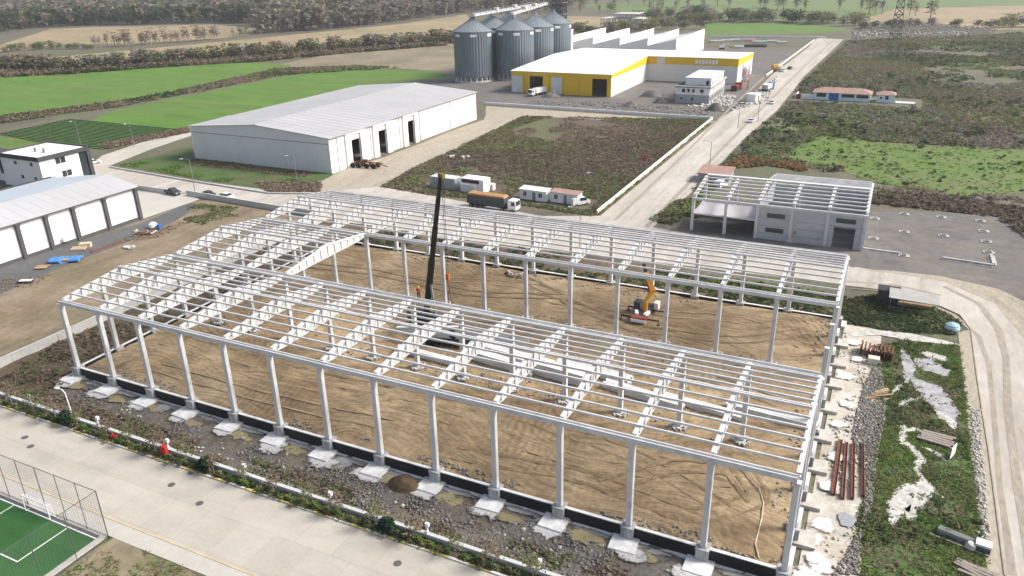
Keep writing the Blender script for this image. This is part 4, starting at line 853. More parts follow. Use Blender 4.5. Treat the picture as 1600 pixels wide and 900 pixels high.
runoff([(1436,763),(1460,768),(1480,782)], .5, .087, M_lime); runoff([(1405,676),(1432,672),(1452,682),(1470,700)], .9, .091, M_lime); runoff([(1395,640),(1420,626),(1440,622)], .8, .095, M_lime); runoff([(1392,618),(1402,606),(1420,598)], .8, .099, M_lime); runoff([(1440,700),(1460,706),(1478,722)], .6, .103, M_lime)
runoff([(1430,560),(1455,572),(1478,590)], 3.2, .107, M_greyst); runoff([(1425,590),(1450,610),(1480,640),(1488,660)], 3.0, .111, M_greyst); runoff([(1435,552),(1460,556),(1480,566)], 1.8, .115, M_lime); runoff([(1322,525),(1370,520),(1420,527),(1500,540)], 2.2, .119, M_lime); runoff([(1460,640),(1478,655),(1492,672)], 1.2, .123, M_lime); runoff([(1410,545),(1420,575),(1415,600)], 1.4, .127, M_greyst)
field('verge_plants', VERGE, 8500, .4, .15, 6, .11, L_green, .25, .36, 2, LIME, z=.06); field('verge_plants', VERGE, 6500, .45, .18, 6, .115, L_olive, .3, .43, 5, LIME, z=.06); field('verge_plants', VERGE, 1100, .3, .14, 6, .1, L_olive, .35, .5, 8, z=.07); field('verge_plants', VERGE, 1500, .4, .14, 6, .11, L_brown, .2, .46, 14, LIME, z=.07)
field('verge_plants', VERGE, 800, .5, .35, 8, .18, L_dark, .22, .47, 9, LIME, z=.06); field('verge_plants', VERGE, 450, .4, .3, 7, .17, L_brown, .25, .5, 11, LIME, z=.06)
VB = W((1322,470),(1366,462),(1450,478),(1498,505),(1490,522),(1400,518),(1322,505))
field('verge_plants', VB, 1800, .6, .35, 8, .2, L_dark, z=.06); field('verge_plants', VB, 1500, .6, .35, 8, .2, L_olive, .2, .45, 3, z=.06); field('verge_plants', VB, 700, .6, .35, 8, .2, L_green, .2, .5, 7, z=.06); field('verge_plants', VB, 300, .6, .3, 8, .2, L_rust, .2, .5, 13, z=.06)
BQ = [(34.2,-22),(75,-22),(75,-32),(34.2,-32)]
field('verge_plants', BQ, 2200, .3, .1, 6, .11, L_olive, .25, .45, 2, z=.09); field('verge_plants', BQ, 500, .35, .14, 8, .11, L_green, .3, .52, 6, z=.09); field('verge_plants', BQ, 1400, .3, .1, 6, .11, L_brown, .25, .42, 12, z=.09)
STRIP = [(-13,-9.85),(110,-9.85),(110,-8.95),(-13,-8.95)]
field('strip_plants', STRIP, 2600, .35, .3, 7, .17, L_olive, .3, .36, 2, z=.12); field('strip_plants', STRIP, 1500, .3, .3, 7, .15, L_green, .3, .45, 6, z=.12); field('strip_plants', STRIP, 700, .3, .3, 7, .15, L_rust, .3, .5, 9, z=.12)
LEFTW = [(-13,-8),(0,-8),(-.8,60),(-13,60)]
field('site_weeds', LEFTW, 1500, .6, .4, 7, .26, L_brown, .15, .44, 3, z=.1); field('site_weeds', LEFTW, 600, .5, .35, 7, .24, L_olive, .15, .5, 8, z=.1)
FR = [(0,-8),(100,-8),(100,-5.2),(0,-5.2)]
field('site_weeds', FR, 1300, .5, .35, 7, .22, L_brown, .12, .42, 3, z=.1); field('site_weeds', FR, 800, .5, .35, 7, .22, L_olive, .12, .48, 8, z=.1)
BK = [(0,62),(98,62),(98,73),(0,73)]
field('site_weeds', BK, 1700, .7, .4, 8, .24, L_dark, .1, .42, 3, z=.1); field('site_weeds', BK, 700, .7, .3, 8, .24, L_olive, .1, .48, 8, z=.1); field('site_weeds', [(60,66),(98,66),(98,73),(60,73)], 600, .7, .3, 8, .24, L_green, .1, .46, 8, z=.1)
field('lot_weeds', W((205,360),(300,318),(420,330),(330,345),(250,378)), 900, .7, .25, 6, .3, L_olive, .12, .48, 2, z=.04)
field('bank_plants', W((1365,318),(1375,300),(1500,308),(1570,322),(1660,330),(1680,380),(1600,372),(1560,338),(1450,328)), 900, 1, .7, 8, .4, L_purp, z=.1)
field('bank_plants', W((1065,335),(1075,318),(1110,290),(1088,340)), 700, .8, .5, 8, .35, L_green, z=.06); field('bank_plants', W((1020,345),(1080,300),(1115,268),(1130,285),(1075,330),(1050,350)), 700, .9, .6, 8, .35, L_olive, .1, .42, 2, z=.06)
# rubble
M_st = mat('rubble_grey', (.22,.205,.19), var=.45, scale=2.5, fine=9, finevar=.2); M_stb = mat('rubble_brown', (.19,.14,.09), var=.4, scale=2.5); M_stw = mat('rubble_pale', (.50,.48,.45), var=.2, scale=2)
def rub(poly, n, a, b, z, m, f=None, th=0, o=0):
    P = sample(poly, n)
    if f: P = P[noisy(P, f, th, o)]
    V, F = pebbles(P, a, b, z); stuff('rubble', V, F, m)
rub([(0,-8),(98,-8),(98,-1.8),(0,-1.8)], 9000, .05, .28, .14, M_st, .12, .40); rub([(0,-7),(98,-7),(98,-2),(0,-2)], 2200, .05, .22, .14, M_stb, .12, .45, 5); rub([(5,-7),(98,-7),(98,-2),(5,-2)], 500, .08, .35, .14, M_stw, .15, .47, 8)
def zat(P): return zin(P[:, 0], P[:, 1])
for poly, n, m in (([(1,.6),(97,.6),(97,2.2),(1,2.2)], 1500, M_st), ([(1,56),(97,56),(97,59),(1,59)], 500, M_st), ([(95,1),(97,1),(97,59),(95,59)], 500, M_st), ([(3,22),(94,22),(94,36),(3,36)], 700, M_stb), ([(30,18.2),(94,18.2),(94,22),(30,22)], 900, M_st), ([(20,36),(94,36),(94,43),(20,43)], 700, M_st)):
    P = sample(poly, n); P = P[noisy(P, .15, .44, 3)]; V, F = pebbles(P, .05, .26, zat(P)); stuff('rubble', V, F, m)
rub(W((1350,600),(1375,560),(1385,640),(1372,700),(1360,800),(1300,900),(1340,900),(1352,760),(1330,680)), 5000, .05, .24, .12, M_st); rub([(98.8,2),(103,2),(103,62),(98.8,62)], 900, .05, .3, .12, M_stw, .2, .42)
rub(W((1516,640),(1530,640),(1548,860),(1530,860)), 700, .05, .25, .08, M_stw); rub(W((1400,30),(1560,46),(1540,60),(1330,62),(1330,50)), 3000, .2, 1.0, .1, M_st); rub(W((1330,50),(1500,44),(1520,58),(1340,60)), 500, .3, 1.1, .1, M_stw, .03, .46)
# pale spills of lime in the verge, puddles on the gravel
def blot(name, c, r, z, m, sx=1.0, seed=0, n=40, rag=.5):
    mb = MB(); pts = []
    for k in range(n):
        a = k*2*math.pi/n; rr = 1-rag/2+rag*float(fbm(np.array([math.cos(a)*1.3+seed*3.1+9]), np.array([math.sin(a)*1.3+seed*1.7+9]), 4)[0])*1.2; pts.append((rr*math.cos(a), rr*math.sin(a), 0))
    mb.add(pts, [tuple(range(n))]); o = mb.build(name, m, None, (c[0], c[1], z)); o.scale = (r*sx, r, 1); return struct(o, 'structure')
M_wet = mat('wet_puddle', (.30,.31,.32), var=.1, scale=1, rough=.12)
for k, (x, y, r, sx) in enumerate(((534,725,1.0,1.2),(1322,815,1.2,.8),(255,640,.7,1.6))): blot('puddle', at(x, y), r, .3+.01*k, M_wet, sx, k+20, 40, .7)
G1, G2 = (.11,.10,.085), (.18,.165,.145)
def broken(name, col, base=(G1, G2), k=1.0):
    """spill that thins out towards its rim and lets the ground through in specks"""
    m = bpy.data.materials.new(name); m.use_nodes = True; nt = m.node_tree; bs = nt.nodes['Principled BSDF']; bs.inputs['Roughness'].default_value = .9
    tc = nt.nodes.new('ShaderNodeTexCoord'); ln = nt.nodes.new('ShaderNodeVectorMath'); ln.operation = 'LENGTH'; nt.links.new(tc.outputs['Object'], ln.inputs[0])
    g = nt.nodes.new('ShaderNodeNewGeometry'); L = []
    for sc_ in (.9, 3.5, .5):
        q = nt.nodes.new('ShaderNodeTexNoise'); q.inputs['Scale'].default_value = sc_; q.inputs['Detail'].default_value = 6; q.inputs['Roughness'].default_value = .65; nt.links.new(g.outputs['Position'], q.inputs['Vector']); L.append(q.outputs[0])
    ma = nt.nodes.new('ShaderNodeMath'); ma.operation = 'MULTIPLY_ADD'; nt.links.new(L[0], ma.inputs[0]); ma.inputs[1].default_value = 1.9; 
    sb = nt.nodes.new('ShaderNodeMath'); sb.operation = 'MULTIPLY'; nt.links.new(ln.outputs['Value'], sb.inputs[0]); sb.inputs[1].default_value = -.95*k; nt.links.new(sb.outputs[0], ma.inputs[2])
    f = _ramp(nt, ma.outputs[0], [(0,0,0), (1,1,1)], .18, .42)
    cb = _ramp(nt, L[1], [base[0], base[1]]); cc = _ramp(nt, L[1], [[x*.8 for x in col], [x*1.2 for x in col]])
    x = nt.nodes.new('ShaderNodeMix'); x.data_type = 'RGBA'; nt.links.new(f, x.inputs[0]); nt.links.new(cb, x.inputs[6]); nt.links.new(cc, x.inputs[7]); nt.links.new(x.outputs[2], bs.inputs['Base Color'])
    tr = nt.nodes.new('ShaderNodeBsdfTransparent'); mx = nt.nodes.new('ShaderNodeMixShader'); f2 = _ramp(nt, ma.outputs[0], [(0,0,0), (1,1,1)], .10, .30); nt.links.new(f2, mx.inputs[0]); nt.links.new(tr.outputs[0], mx.inputs[1]); nt.links.new(bs.outputs[0], mx.inputs[2]); nt.links.new(mx.outputs[0], nt.nodes['Material Output'].inputs['Surface']); return m
M_ylw = broken('yellowish_silt', (.32,.27,.14)); M_splash = broken('plaster_splash', (.52,.515,.50)); M_greym = broken('cement_grey', (.27,.27,.26)); M_lsp = broken('lime_splash', (.68,.67,.65), ((.36,.33,.28), (.5,.47,.42)))
for i in range(14):
    x = i*BAY
    blot('silt_patch', (x+2.6+random.uniform(-.6,1.2), -2.2+random.uniform(-.4,.3)), random.uniform(.8,1.2), .27+.003*i, M_ylw, 2.2, i+40, 50, 1.2)
    blot('cement_wash', (x+3.5+random.uniform(-1,1), -.9), .55, .235+.002*i, M_greym, 5.5, i+150, 60, .8)
    blot('plaster_splash', (x+random.uniform(-.6,1.0), -2.5), random.uniform(1.2,1.7), .32+.003*i, M_splash, 1.5, i+60, 60, 1.3)
for k in range(9): blot('plaster_splash', (99.9+random.uniform(0,1.2), k*6.6+3+random.uniform(-1,1)), random.uniform(1.0,1.7), .3+.003*k, M_lsp, 1.1, k+80, 60, 1.3)
for x, y, r in ((99.2,1.5,1.6),(99.4,7.5,1.4),(99.8,4.5,1.0)): blot('plaster_splash', (x, y), r, .36+r*.01, M_lsp, 1.1, int(r*50), 60, 1.4)
# ================================================================== vehicles
M_carw = mat('car_white', (.74,.74,.73), var=.02, scale=1, rough=.3, spec=.5); M_card = mat('car_dark', (.035,.037,.042), var=.1, scale=1, rough=.3, spec=.5)
M_lamp = mat('lamp_glass', (.6,.6,.55), var=.05, scale=1, rough=.2); M_tail = mat('tail_glass', (.3,.02,.02), var=.05, scale=1, rough=.3)
def wheel(parent, x, y, r=.33, w=.22):
    s = 1 if y > 0 else -1
    o = MB().tube([(x, y-w/2*s, r), (x, y+w/2*s, r)], r, 16).build('wheel', M_rubber, parent); MB().tube([(x, y+w/2*s, r), (x, y+(w/2+.015)*s, r)], r*.6, 12).build('rim', M_grey, o)
def car(name, label, loc, rz, m, kind='sedan', group=None):
    t = thing(name, label, 'car' if kind != 'pickup' and kind != 'van' else kind, loc, rz, group)
    if kind == 'van': L, W_, H = 4.9, 1.85, 1.95; low = [(-2.45,.35),(2.3,.35),(2.45,.6),(2.4,1.0),(1.75,1.15),(-2.4,1.15)]; cab = [(-2.4,1.15),(1.7,1.15),(1.1,1.9),(-2.3,1.95)]
    elif kind == 'pickup': L, W_, H = 5.2, 1.85, 1.75; low = [(-2.6,.5),(2.5,.5),(2.6,.8),(2.5,1.05),(1.2,1.15),(-2.6,1.12)]; cab = [(-.9,1.13),(1.2,1.13),(.55,1.74),(-.7,1.76)]
    else: L, W_, H = 4.4, 1.78, 1.45; low = [(-2.2,.3),(2.1,.3),(2.2,.55),(2.1,.8),(1.15,.95),(-1.9,.98),(-2.2,.85)]; cab = [(-1.85,.96),(1.2,.94),(.45,1.40),(-1.1,1.43)]
    MB().prof(low, -W_/2, W_/2, 'y').build('body', m, t)
    w2 = W_/2-.1; g = MB(); n = len(cab); zt_ = max(p[1] for p in cab)
    V = [(p[0], s*(w2 if p[1] < zt_-.2 else w2-.14), p[1]) for s in (-1, 1) for p in cab]; g.add(V, [tuple(range(n))[::-1], tuple(range(n, 2*n))]+[(i, (i+1)%n, n+(i+1)%n, n+i) for i in range(n)]); g.build('cabin_glass', M_glass, t)
    xs = [p[0] for p in cab if p[1] > zt_-.2]; rb = MB(); rb.prof([(min(xs)-.05,zt_-.03),(max(xs)+.05,zt_-.05),(max(xs)-.05,zt_+.03),(min(xs)+.05,zt_+.03)], -w2+.1, w2-.1, 'y')
    for s in (-1, 1):
        for xx in (min(xs)*.5+max(xs)*.5, ): rb.rbox((xx, s*(w2-.05), (zt_+1.0)/2), (.1, .06, zt_-1.0), 0)
    rb.build('roof', m, t)
    if kind == 'van': MB().prof([(-2.41,1.16),(-.4,1.16),(-.5,1.9),(-2.31,1.93)], -w2-.03, w2+.03, 'y').build('side_panel', m, t)
    if kind == 'pickup': MB().box(-2.5,-1.0,-.75,.75,1.125,1.14).build('load_bed', M_rubber, t)
    for x in (L*.29, -L*.29):
        for y in (-W_/2+.08, W_/2-.08): wheel(t, x, y)
    for y in (-.62, .62): MB().box(L/2-.06, L/2+.01, y-.18, y+.18, .62, .8).build('headlight', M_lamp, t); MB().box(-L/2-.01, -L/2+.06, y-.15, y+.15, .65, .85).build('tail_light', M_tail, t)
    return t
car('parked_car', 'white car parked beside a dark car by the grey roadside wall', at(355,310), -.1, M_carw)
car('parked_car', 'dark grey car parked next to the white one along the roadside wall', at(327,307), -.1, M_card)
car('pickup_truck', 'black pickup at the gap in the wall near the storage hall', at(271,304), -.15, M_card, 'pickup')
car('driving_car', 'white car driving down the straight pale road', at(1174,191), 1.5, M_carw)
car('driving_car', 'white car with dark glass farther up the straight road, level with the blue house', at(1206,162), 1.5, M_carw)
car('parked_van', 'white van parked at the end of the right hand cabin', at(906,320), .9, M_carw, 'van')
car('parked_van', 'white van standing on the dusty roadside by the red roofed shed', at(1128,292), 1.2, M_carw, 'van')
car('parked_car', 'silver car among the clutter along the yellow factory road', at(1160,166), .6, mat('car_silver', (.42,.44,.46), var=.03, scale=1, rough=.3))
car('parked_car', 'white car parked at the top of the clutter on the straight road', at(1224,112), 1.45, M_carw)
car('parked_car', 'small dark car next to the topmost parked white car on the road', at(1234,108), 1.45, M_card)
car('parked_car', 'white car glimpsed at the road end of the office block', at(146,256), 1.1, M_carw)
def truck(name, label, loc, rz, L, cabm, boxm, topm=None, H=2.9, z0=1.1):
    t = thing(name, label, 'truck', loc, rz)
    MB().prof([(0,.7),(2.1,.7),(2.15,1.6),(2.0,2.9),(.15,3.0),(0,2.6)], -1.2, 1.2, 'y').build('cab', cabm, t)
    MB().add([(2.17,-1.08,1.65),(2.17,1.08,1.65),(2.05,1.0,2.75),(2.05,-1.0,2.75)], [(0,1,2,3)]).build('windshield', M_glass, t)
    for s in (-1, 1): MB().box(.9,1.8,min(s*1.2,s*1.22),max(s*1.2,s*1.22),1.7,2.6).build('side_window', M_glass, t); MB().box(2.13,2.2,s*.85-.2,s*.85+.2,.85,1.1).build('headlight', M_lamp, t)
    MB().box(-L, 1.9, -.45, .45, .6, 1.0).build('chassis', M_dark, t)
    b = MB(); b.box(-L, -.9, -1.25, 1.25, z0, z0+H-1.0)
    for k in range(int(L/1.1)): b.box(-L+k*1.1, -L+k*1.1+.1, -1.3, 1.3, z0+.05, z0+H-1.05)
    b.build('load_box', boxm, t)
    if topm: MB().prof([(-L,z0+H-.99),(-.9,z0+H-.99),(-1.2,z0+H-.6),(-L+.3,z0+H-.6)], -1.2, 1.2, 'y').build('tarpaulin', topm, t)
    for x in (1.2, -1.5, -L+1, -L+2.3, -L+3.6):
        for y in (-1.05, 1.05): wheel(t, x, y, .5, .35)
    return t
truck('tipper_truck', 'white cab lorry with dark sided trailer under an orange tarpaulin on the road', at(797,330), -.03, 11, M_carw, mat('trailer_dark', (.07,.08,.08), var=.2, scale=.8), mat('orange_tarp', (.36,.21,.09), var=.2, scale=1), 3.1)
truck('delivery_truck', 'white lorry halfway out of the dark factory door', at(833,150), -1.85, 8, M_carw, M_white, None, 3.0)
truck('delivery_truck', 'blue lorry parked along the straight road near the factory', at(1203,140), 1.4, 7, M_blue, M_cladgrey, None, 2.8)
truck('crane_lorry', 'small red lorry beside the scaffolded block', at(1152,140), 1.5, 6, M_red, M_rust, None, 2.4)
t = thing('concrete_mixer', 'yellow drum concrete mixer at the roadside by the factory yard', 'mixer', at(1211,112), .6)
mb = MB(); mb.tube([(-2,0,1.6),(-1.2,0,2.2),(.6,0,2.6),(1.5,0,2.5)], [.7,1.4,1.4,.9], 16); mb.build('drum', mat('amber_paint', (.5,.3,.08), var=.1, scale=1), t); MB().box(-2.4,4,-.5,.5,.6,1.0).build('chassis', M_dark, t); MB().box(2.2,4,-1.1,1.1,.8,2.7).build('cab', M_carw, t)
for x in (-1.5,-.4,3.2):
    for y in (-1,1): wheel(t, x, y, .45, .3)
t = thing('digger', 'white digger parked in the yard behind the yellow factory', 'digger', at(1128,77), .3)
MB().box(-1.6,1.6,-1.3,-.7,0,.9).box(-1.6,1.6,.7,1.3,0,.9).build('track', M_rubber, t); MB().box(-1.7,1.4,-1.2,1.2,1.0,2.0).box(.2,1.4,-1.1,0,2.0,3.1).build('body', M_carw, t); MB().bar((1.2,.4,1.8),(3.6,.4,4.2),.45).bar((3.6,.4,4.2),(5.2,.4,1.6),.35).build('arm', M_carw, t); MB().rbox((5.2,.4,1.2),(.8,.9,.7)).build('bucket', M_dark, t)
# rusty farm machine before the warehouse
t = thing('farm_machine', 'rusty farm implement with wheels and tines parked before the warehouse door', 'farm machine', at(574,262), .15)
mb = MB()
for x in (-4.2,-1.4,1.4,4.2): mb.bar((x,-1.1,1.1),(x,1.1,1.3),.2); 
mb.bar((-4.6,-.9,1.1),(4.6,-.9,1.1),.22).bar((-4.6,.9,1.3),(4.6,.9,1.3),.22).bar((4.4,0,1.2),(6.6,0,.6),.2); mb.build('frame', M_rust, t)
for x in (-4,-2.2,.4,2.6): MB().tube([(x,-1.3,.75),(x,-1.0,.75)], .75, 14).build('wheel', M_rubber, t); MB().tube([(x+.3,1.0,.75),(x+.3,1.3,.75)], .75, 14).build('wheel', M_rubber, t)
mb = MB()
for k in range(16): x = -4.5+k*.6; mb.tube([(x,0,1.4),(x+.1,-.4,2.0),(x+.3,-1.0,1.5),(x+.3,-1.3,.6)], .06, 5)
mb.build('tines', M_rust, t); MB().rbox((-.6,.2,1.9),(1.6,1.0,.9)).build('hopper', mat('machine_red', (.16,.07,.045), var=.3, scale=2), t)
# ================================================================== cranes
M_boom = mat('crane_black', (.016,.018,.018), var=.3, scale=1, rough=.5); M_lime_p = mat('crane_green', (.20,.42,.03), var=.1, scale=2)
t = thing('mobile_crane', 'black mobile crane with long steep telescopic boom inside the frame', 'crane', (0, 0, 0)); t.location = (41, 30.5, 1.45)
B0 = Vector((-1.5,1.0,2.3)); TIP = Vector((47.1-41, 25.7-30.5, 28.0-1.45)); rz = -.3
mb = MB(); mb.rbox((1,0,1.0),(10.5,2.6,.7),rz); mb.build('carrier', M_boom, t)
mb = MB(); mb.rbox((4.9,-1.5,1.9),(2.0,2.4,1.2),rz); mb.build('driver_cab', M_boom, t); mb = MB(); mb.rbox((-1.2,.4,2.0),(4.2,2.4,1.4),rz); mb.build('turntable', M_boom, t)
mb = MB(); mb.rbox((-3.6,1.2,2.0),(1.2,2.5,1.3),rz); mb.build('counterweight', M_dark, t)
ca, sa = math.cos(rz), math.sin(rz)
for x in (-2.8,-1.2,2.4,3.9,5.2):
    for y in (-1.15,1.15): q = Vector((x*ca-y*sa+.4, x*sa+y*ca, .55)); n_ = Vector((-sa, ca, 0))*.2; MB().tube([q-n_, q+n_], .55, 14).build('wheel', M_rubber, t)
for x in (-3.6, 3.1):
    for s in (-1, 1): p = Vector((x*ca+.4, x*sa, .7)); q = Vector((x*ca-s*3*sa+.4, x*sa+s*3*ca, .5)); MB().bar(p, q, .3, .25).bar(q, (q.x,q.y,0), .2).build('outrigger', M_boom, t)
d = TIP-B0; secs = [(0,.42,.95),(.38,.66,.8),(.62,.86,.66),(.82,1.0,.52)]
for k, (a, e, w) in enumerate(secs): MB().bar(B0+d*a, B0+d*e, w*.8, w, up=(1,.5,0)).build('boom_section', M_boom, t)
for a in (.2, .37): MB().bar(B0+d*a+Vector((-.42,-.2,0)), B0+d*(a+.075)+Vector((-.42,-.2,0)), .14, .3).build('green_stripe', M_lime_p, t)
MB().bar(B0+Vector((2.2,-.7,-.5)), B0+d*.3, .3).build('lift_ram', M_grey, t)
MB().rbox(TIP+Vector((.2,-.1,.1)), (1.1,.5,.6), -.5).build('boom_head', mat('boom_head_ochre', (.18,.15,.05), var=.2, scale=2), t)
for dx in (-.12,.12): MB().tube([TIP+Vector((.35+dx,-.2,0)), TIP+Vector((.35+dx,-.2,-14.0))], .035, 5).build('hoist_rope', M_dark, t)
mb = MB(); hk = TIP+Vector((.35,-.2,-14.4)); mb.rbox(hk, (.5,.4,.9)); mb.build('hook_block', mat('hook_orange', (.45,.12,.03), var=.2, scale=3), t); MB().tube([hk+Vector((0,0,-.4)), hk+Vector((0,0,-1.2)), hk+Vector((.25,0,-1.5)), hk+Vector((.1,0,-1.8))], .09, 6).tube([hk+Vector((.1,0,-1.7)), hk+Vector((.5,0,-4.5))], .05, 5).tube([hk+Vector((.1,0,-1.7)), hk+Vector((-.3,.2,-4.5))], .05, 5).build('sling', M_rust, t)
# orange knuckle crane
M_or = mat('crane_orange', (.62,.25,.02), var=.12, scale=1.5); M_am = mat('crane_amber', (.66,.40,.06), var=.1, scale=1.5)
t = thing('knuckle_crane', 'orange knuckle boom crane on spread outriggers in the rear bay', 'crane', (69.4, 48.9, 1.45))
MB().box(-.9,.9,-2.2,3.4,.55,.95).build('chassis', M_dark, t); MB().box(-1.25,1.25,-3.0,-1.9,.5,1.0).build('front_deck', mat('faded_red', (.26,.07,.05), var=.2, scale=2), t); MB().box(-1.25,1.25,-3.2,-3.01,.3,.75).build('bumper', M_white, t)
MB().box(1.0,1.7,2.0,3.2,.5,1.7).build('driver_cab', M_white, t); MB().box(-2.0,-.95,.8,2.4,.6,1.9).build('engine_cover', M_trim, t); MB().rbox((-.9,-1.1,1.0),(.5,1.5,.4),.4).rbox((.75,-1.1,1.05),(.5,1.5,.5),-.2).build('white_rail', M_white, t)
for y in (-2.4, 1.3):
    for s in (-1, 1): MB().bar((s*.8,y,.75),(s*3.0,y,.75),.2).bar((s*3.0,y,.85),(s*3.0,y,.02),.14).rbox((s*3.0,y,.03),(.5,.5,.06)).build('outrigger', M_dark, t)
MB().tube([(0,.4,.9),(0,.4,2.4)], .45, 12).build('column', M_or, t)
P0, P1, P2, P3 = Vector((0,.3,2.3)), Vector((1.0,1.2,4.0)), Vector((-1.0,3.6,6.0)), Vector((-1.9,5.2,6.7))
MB().bar(P0,P1,.55,.7,up=(1,-.5,0)).build('inner_boom', M_am, t); MB().bar(P1,P2,.6,.75,up=(1,.8,.5)).build('outer_boom', M_or, t); MB().bar(P2,P3,.5,.55,up=(1,.8,.5)).build('boom_tip', M_boom, t); MB().bar(Vector((.2,.9,2.6)),P1+Vector((-.9,.3,.6)),.2).build('boom_ram', M_red, t)
for x in (-.85,.85):
    for y in (-1.4, 2.6): MB().tube([(x-.15,y,.45),(x+.15,y,.45)], .45, 12).build('wheel', M_rubber, t)
# ================================================================== worker on the valley girder
def person(name, label, loc, rz, jacket, trousers):
    t = thing(name, label, 'person', loc, rz)
    V = [(0,0,.95),(0,0,1.2),(0,0,1.42),(0,0,1.53),(0,.02,1.66),(.1,0,.9),(.13,.03,.5),(.14,-.02,.07),(.15,.12,.04),(-.1,0,.9),(-.13,-.02,.5),(-.14,-.05,.07),(-.15,.09,.04),(.19,0,1.42),(.27,.03,1.15),(.24,.2,.95),(-.19,0,1.42),(-.28,.02,1.15),(-.25,.18,.95)]
    E = [(0,1),(1,2),(2,3),(3,4),(0,5),(5,6),(6,7),(7,8),(0,9),(9,10),(10,11),(11,12),(2,13),(13,14),(14,15),(2,16),(16,17),(17,18)]
    R = [.14,.14,.15,.06,.105,.1,.065,.05,.045,.1,.065,.05,.045,.075,.05,.04,.075,.05,.04]
    me = bpy.data.meshes.new('body'); me.from_pydata(V, E, []); me.materials.append(mat('skin', (.42,.26,.18), var=.05)); o = link('body', me, t); sk = o.modifiers.new('skin', 'SKIN'); 
    if not me.skin_vertices: me.skin_vertices.new() if hasattr(me.skin_vertices, 'new') else None
    for i, sv in enumerate(me.skin_vertices[0].data): sv.radius = (R[i], R[i]*.85); sv.use_root = i == 0
    o.modifiers.new('sub', 'SUBSURF').levels = 1
    MB().tube([(0,0,.92),(0,0,1.15),(0,0,1.4),(0,0,1.5)], [.19,.2,.22,.09], 12).tube([(.19,0,1.43),(.27,.03,1.15),(.25,.18,.99)], [.1,.075,.06], 8).tube([(-.19,0,1.43),(-.28,.02,1.15),(-.26,.16,.99)], [.1,.075,.06], 8).build('jacket', jacket, t)
    MB().tube([(0,0,.98),(.09,0,.88),(.13,.03,.5),(.14,-.02,.1)], [.16,.12,.085,.075], 10).tube([(0,0,.98),(-.09,0,.88),(-.13,-.02,.5),(-.14,-.05,.1)], [.16,.12,.085,.075], 10).build('trousers', trousers, t)
    MB().tube([(0,.02,1.68),(0,.02,1.76),(0,.02,1.82)], [.135,.12,.05], 12).build('helmet', M_yellow, t)
    return t
p = at(653,467,HT+.06); person('person', 'worker in red jacket standing on the white valley girder beside the crane boom', (p.x, YB+.4, HT+.06), .5, mat('red_jacket', (.32,.05,.035), var=.2, scale=6), mat('dark_trousers', (.03,.03,.04), var=.2))
# ================================================================== precast pieces waiting on the floor
def zf(x, y): return float(zin(np.array([x]), np.array([y]))[0])
t = thing('precast_rafter', 'white double pitched precast rafter lying on a low trailer', 'rafter', (47.5, 28.3, 2.75), .22)
R_ = MB(); z_ = lambda x: .75+1.0*(1-abs(x)/10.2)
R_.prof([(-10.2,-.0),(-10.2,z_(10.2)),(0,z_(0)),(10.2,z_(10.2)),(10.2,0)], -.1, .1, 'y'); R_.prof([(-10.2,z_(10.2)),(0,z_(0)),(10.2,z_(10.2)),(10.2,z_(10.2)+.16),(0,z_(0)+.16),(-10.2,z_(10.2)+.16)], -.28, .28, 'y'); R_.box(-10.2,10.2,-.2,.2,-.2,-.001); R_.build('beam', M_frame, t)
t = thing('flat_trailer', 'low dark trailer carrying the white rafter inside the frame', 'trailer', (47.5, 28.3, 1.45), .22)
MB().box(-8,8,-1.2,1.2,.8,1.09).build('deck', M_dark, t)
for x in (3.6,5.0,6.4,-5.5,-6.9):
    for y in (-1.0,1.0): wheel(t, x, y, .45, .35)
M_stack = mat('precast_stacked', (.60,.60,.595), var=.14, scale=.6, fine=2, finevar=.1)
mb = MB(); mb.prof([(-.2,0),(.2,0),(.2,.1),(.09,.16),(.09,.3),(.2,.34),(.2,.42),(-.2,.42),(-.2,.34),(-.09,.3),(-.09,.16),(-.2,.1)], -5.5, 5.5, 'x'); ME_P = mb.mesh('stacked_purlin', M_stack)
stk = [((57.5,27.6),-.1,3,3,'in the double row behind the tallest stack'),((68.5,28.4),-.12,4,2,'in the wide low stack near the valley girder'),((45.2,23.0),-.06,2,2,'on the ground left of the trailer'),((55.5,25.2),-.12,3,3,'below the middle of the near roof, right of the trailer'),((63.0,25.6),-.1,4,4,'forming the tallest stack under the near roof'),((76.5,25.0),-.15,3,2,'in the low stack under the near roof right of the tall stack'),((84.0,25.4),-.1,3,2,'in the low stack second from the right gable'),((92.5,26.6),-.08,3,2,'in the stack closest to the right gable')]
for (x, y), rz, nw, nh, lab in stk:
    z0 = zf(x, y)-.02
    for h in range(nh):
        for k in range(nw):
            o = link('precast_purlin', ME_P, None, (x-math.sin(rz)*(k-nw/2)*.46+random.uniform(-.2,.2), y+(k-nw/2)*.46, z0+h*.44), rz); tag(o, 'pale precast purlin '+lab, 'purlin', 'spare purlins '+lab)
t = thing('debris_heap', 'small heap of white and red scrap on the dirt near the rear columns', 'scrap', (54.6, 57.0, 1.4)); p = at(805,430,1.5); t.location = (p.x, p.y, 1.4)
mb = MB(); [mb.rbox((random.uniform(-1.6,1.6),random.uniform(-.7,.7),.2+random.random()*.3),(random.uniform(.4,1.3),.3,.25),random.random()*3,random.uniform(-.3,.3)) for _ in range(9)]; mb.build('white_scrap', M_stw, t); mb = MB(); [mb.rbox((random.uniform(-2,0),random.uniform(-.6,.6),.2),(.6,.15,.3),random.random()*3) for _ in range(5)]; mb.build('red_scrap', M_rust, t)
pts = [Vector((*at(x, y, 1.5)[:2], 0)) for x, y in ((1175,752),(1186,763),(1193,785),(1190,810),(1185,830),(1180,850),(1186,872))]
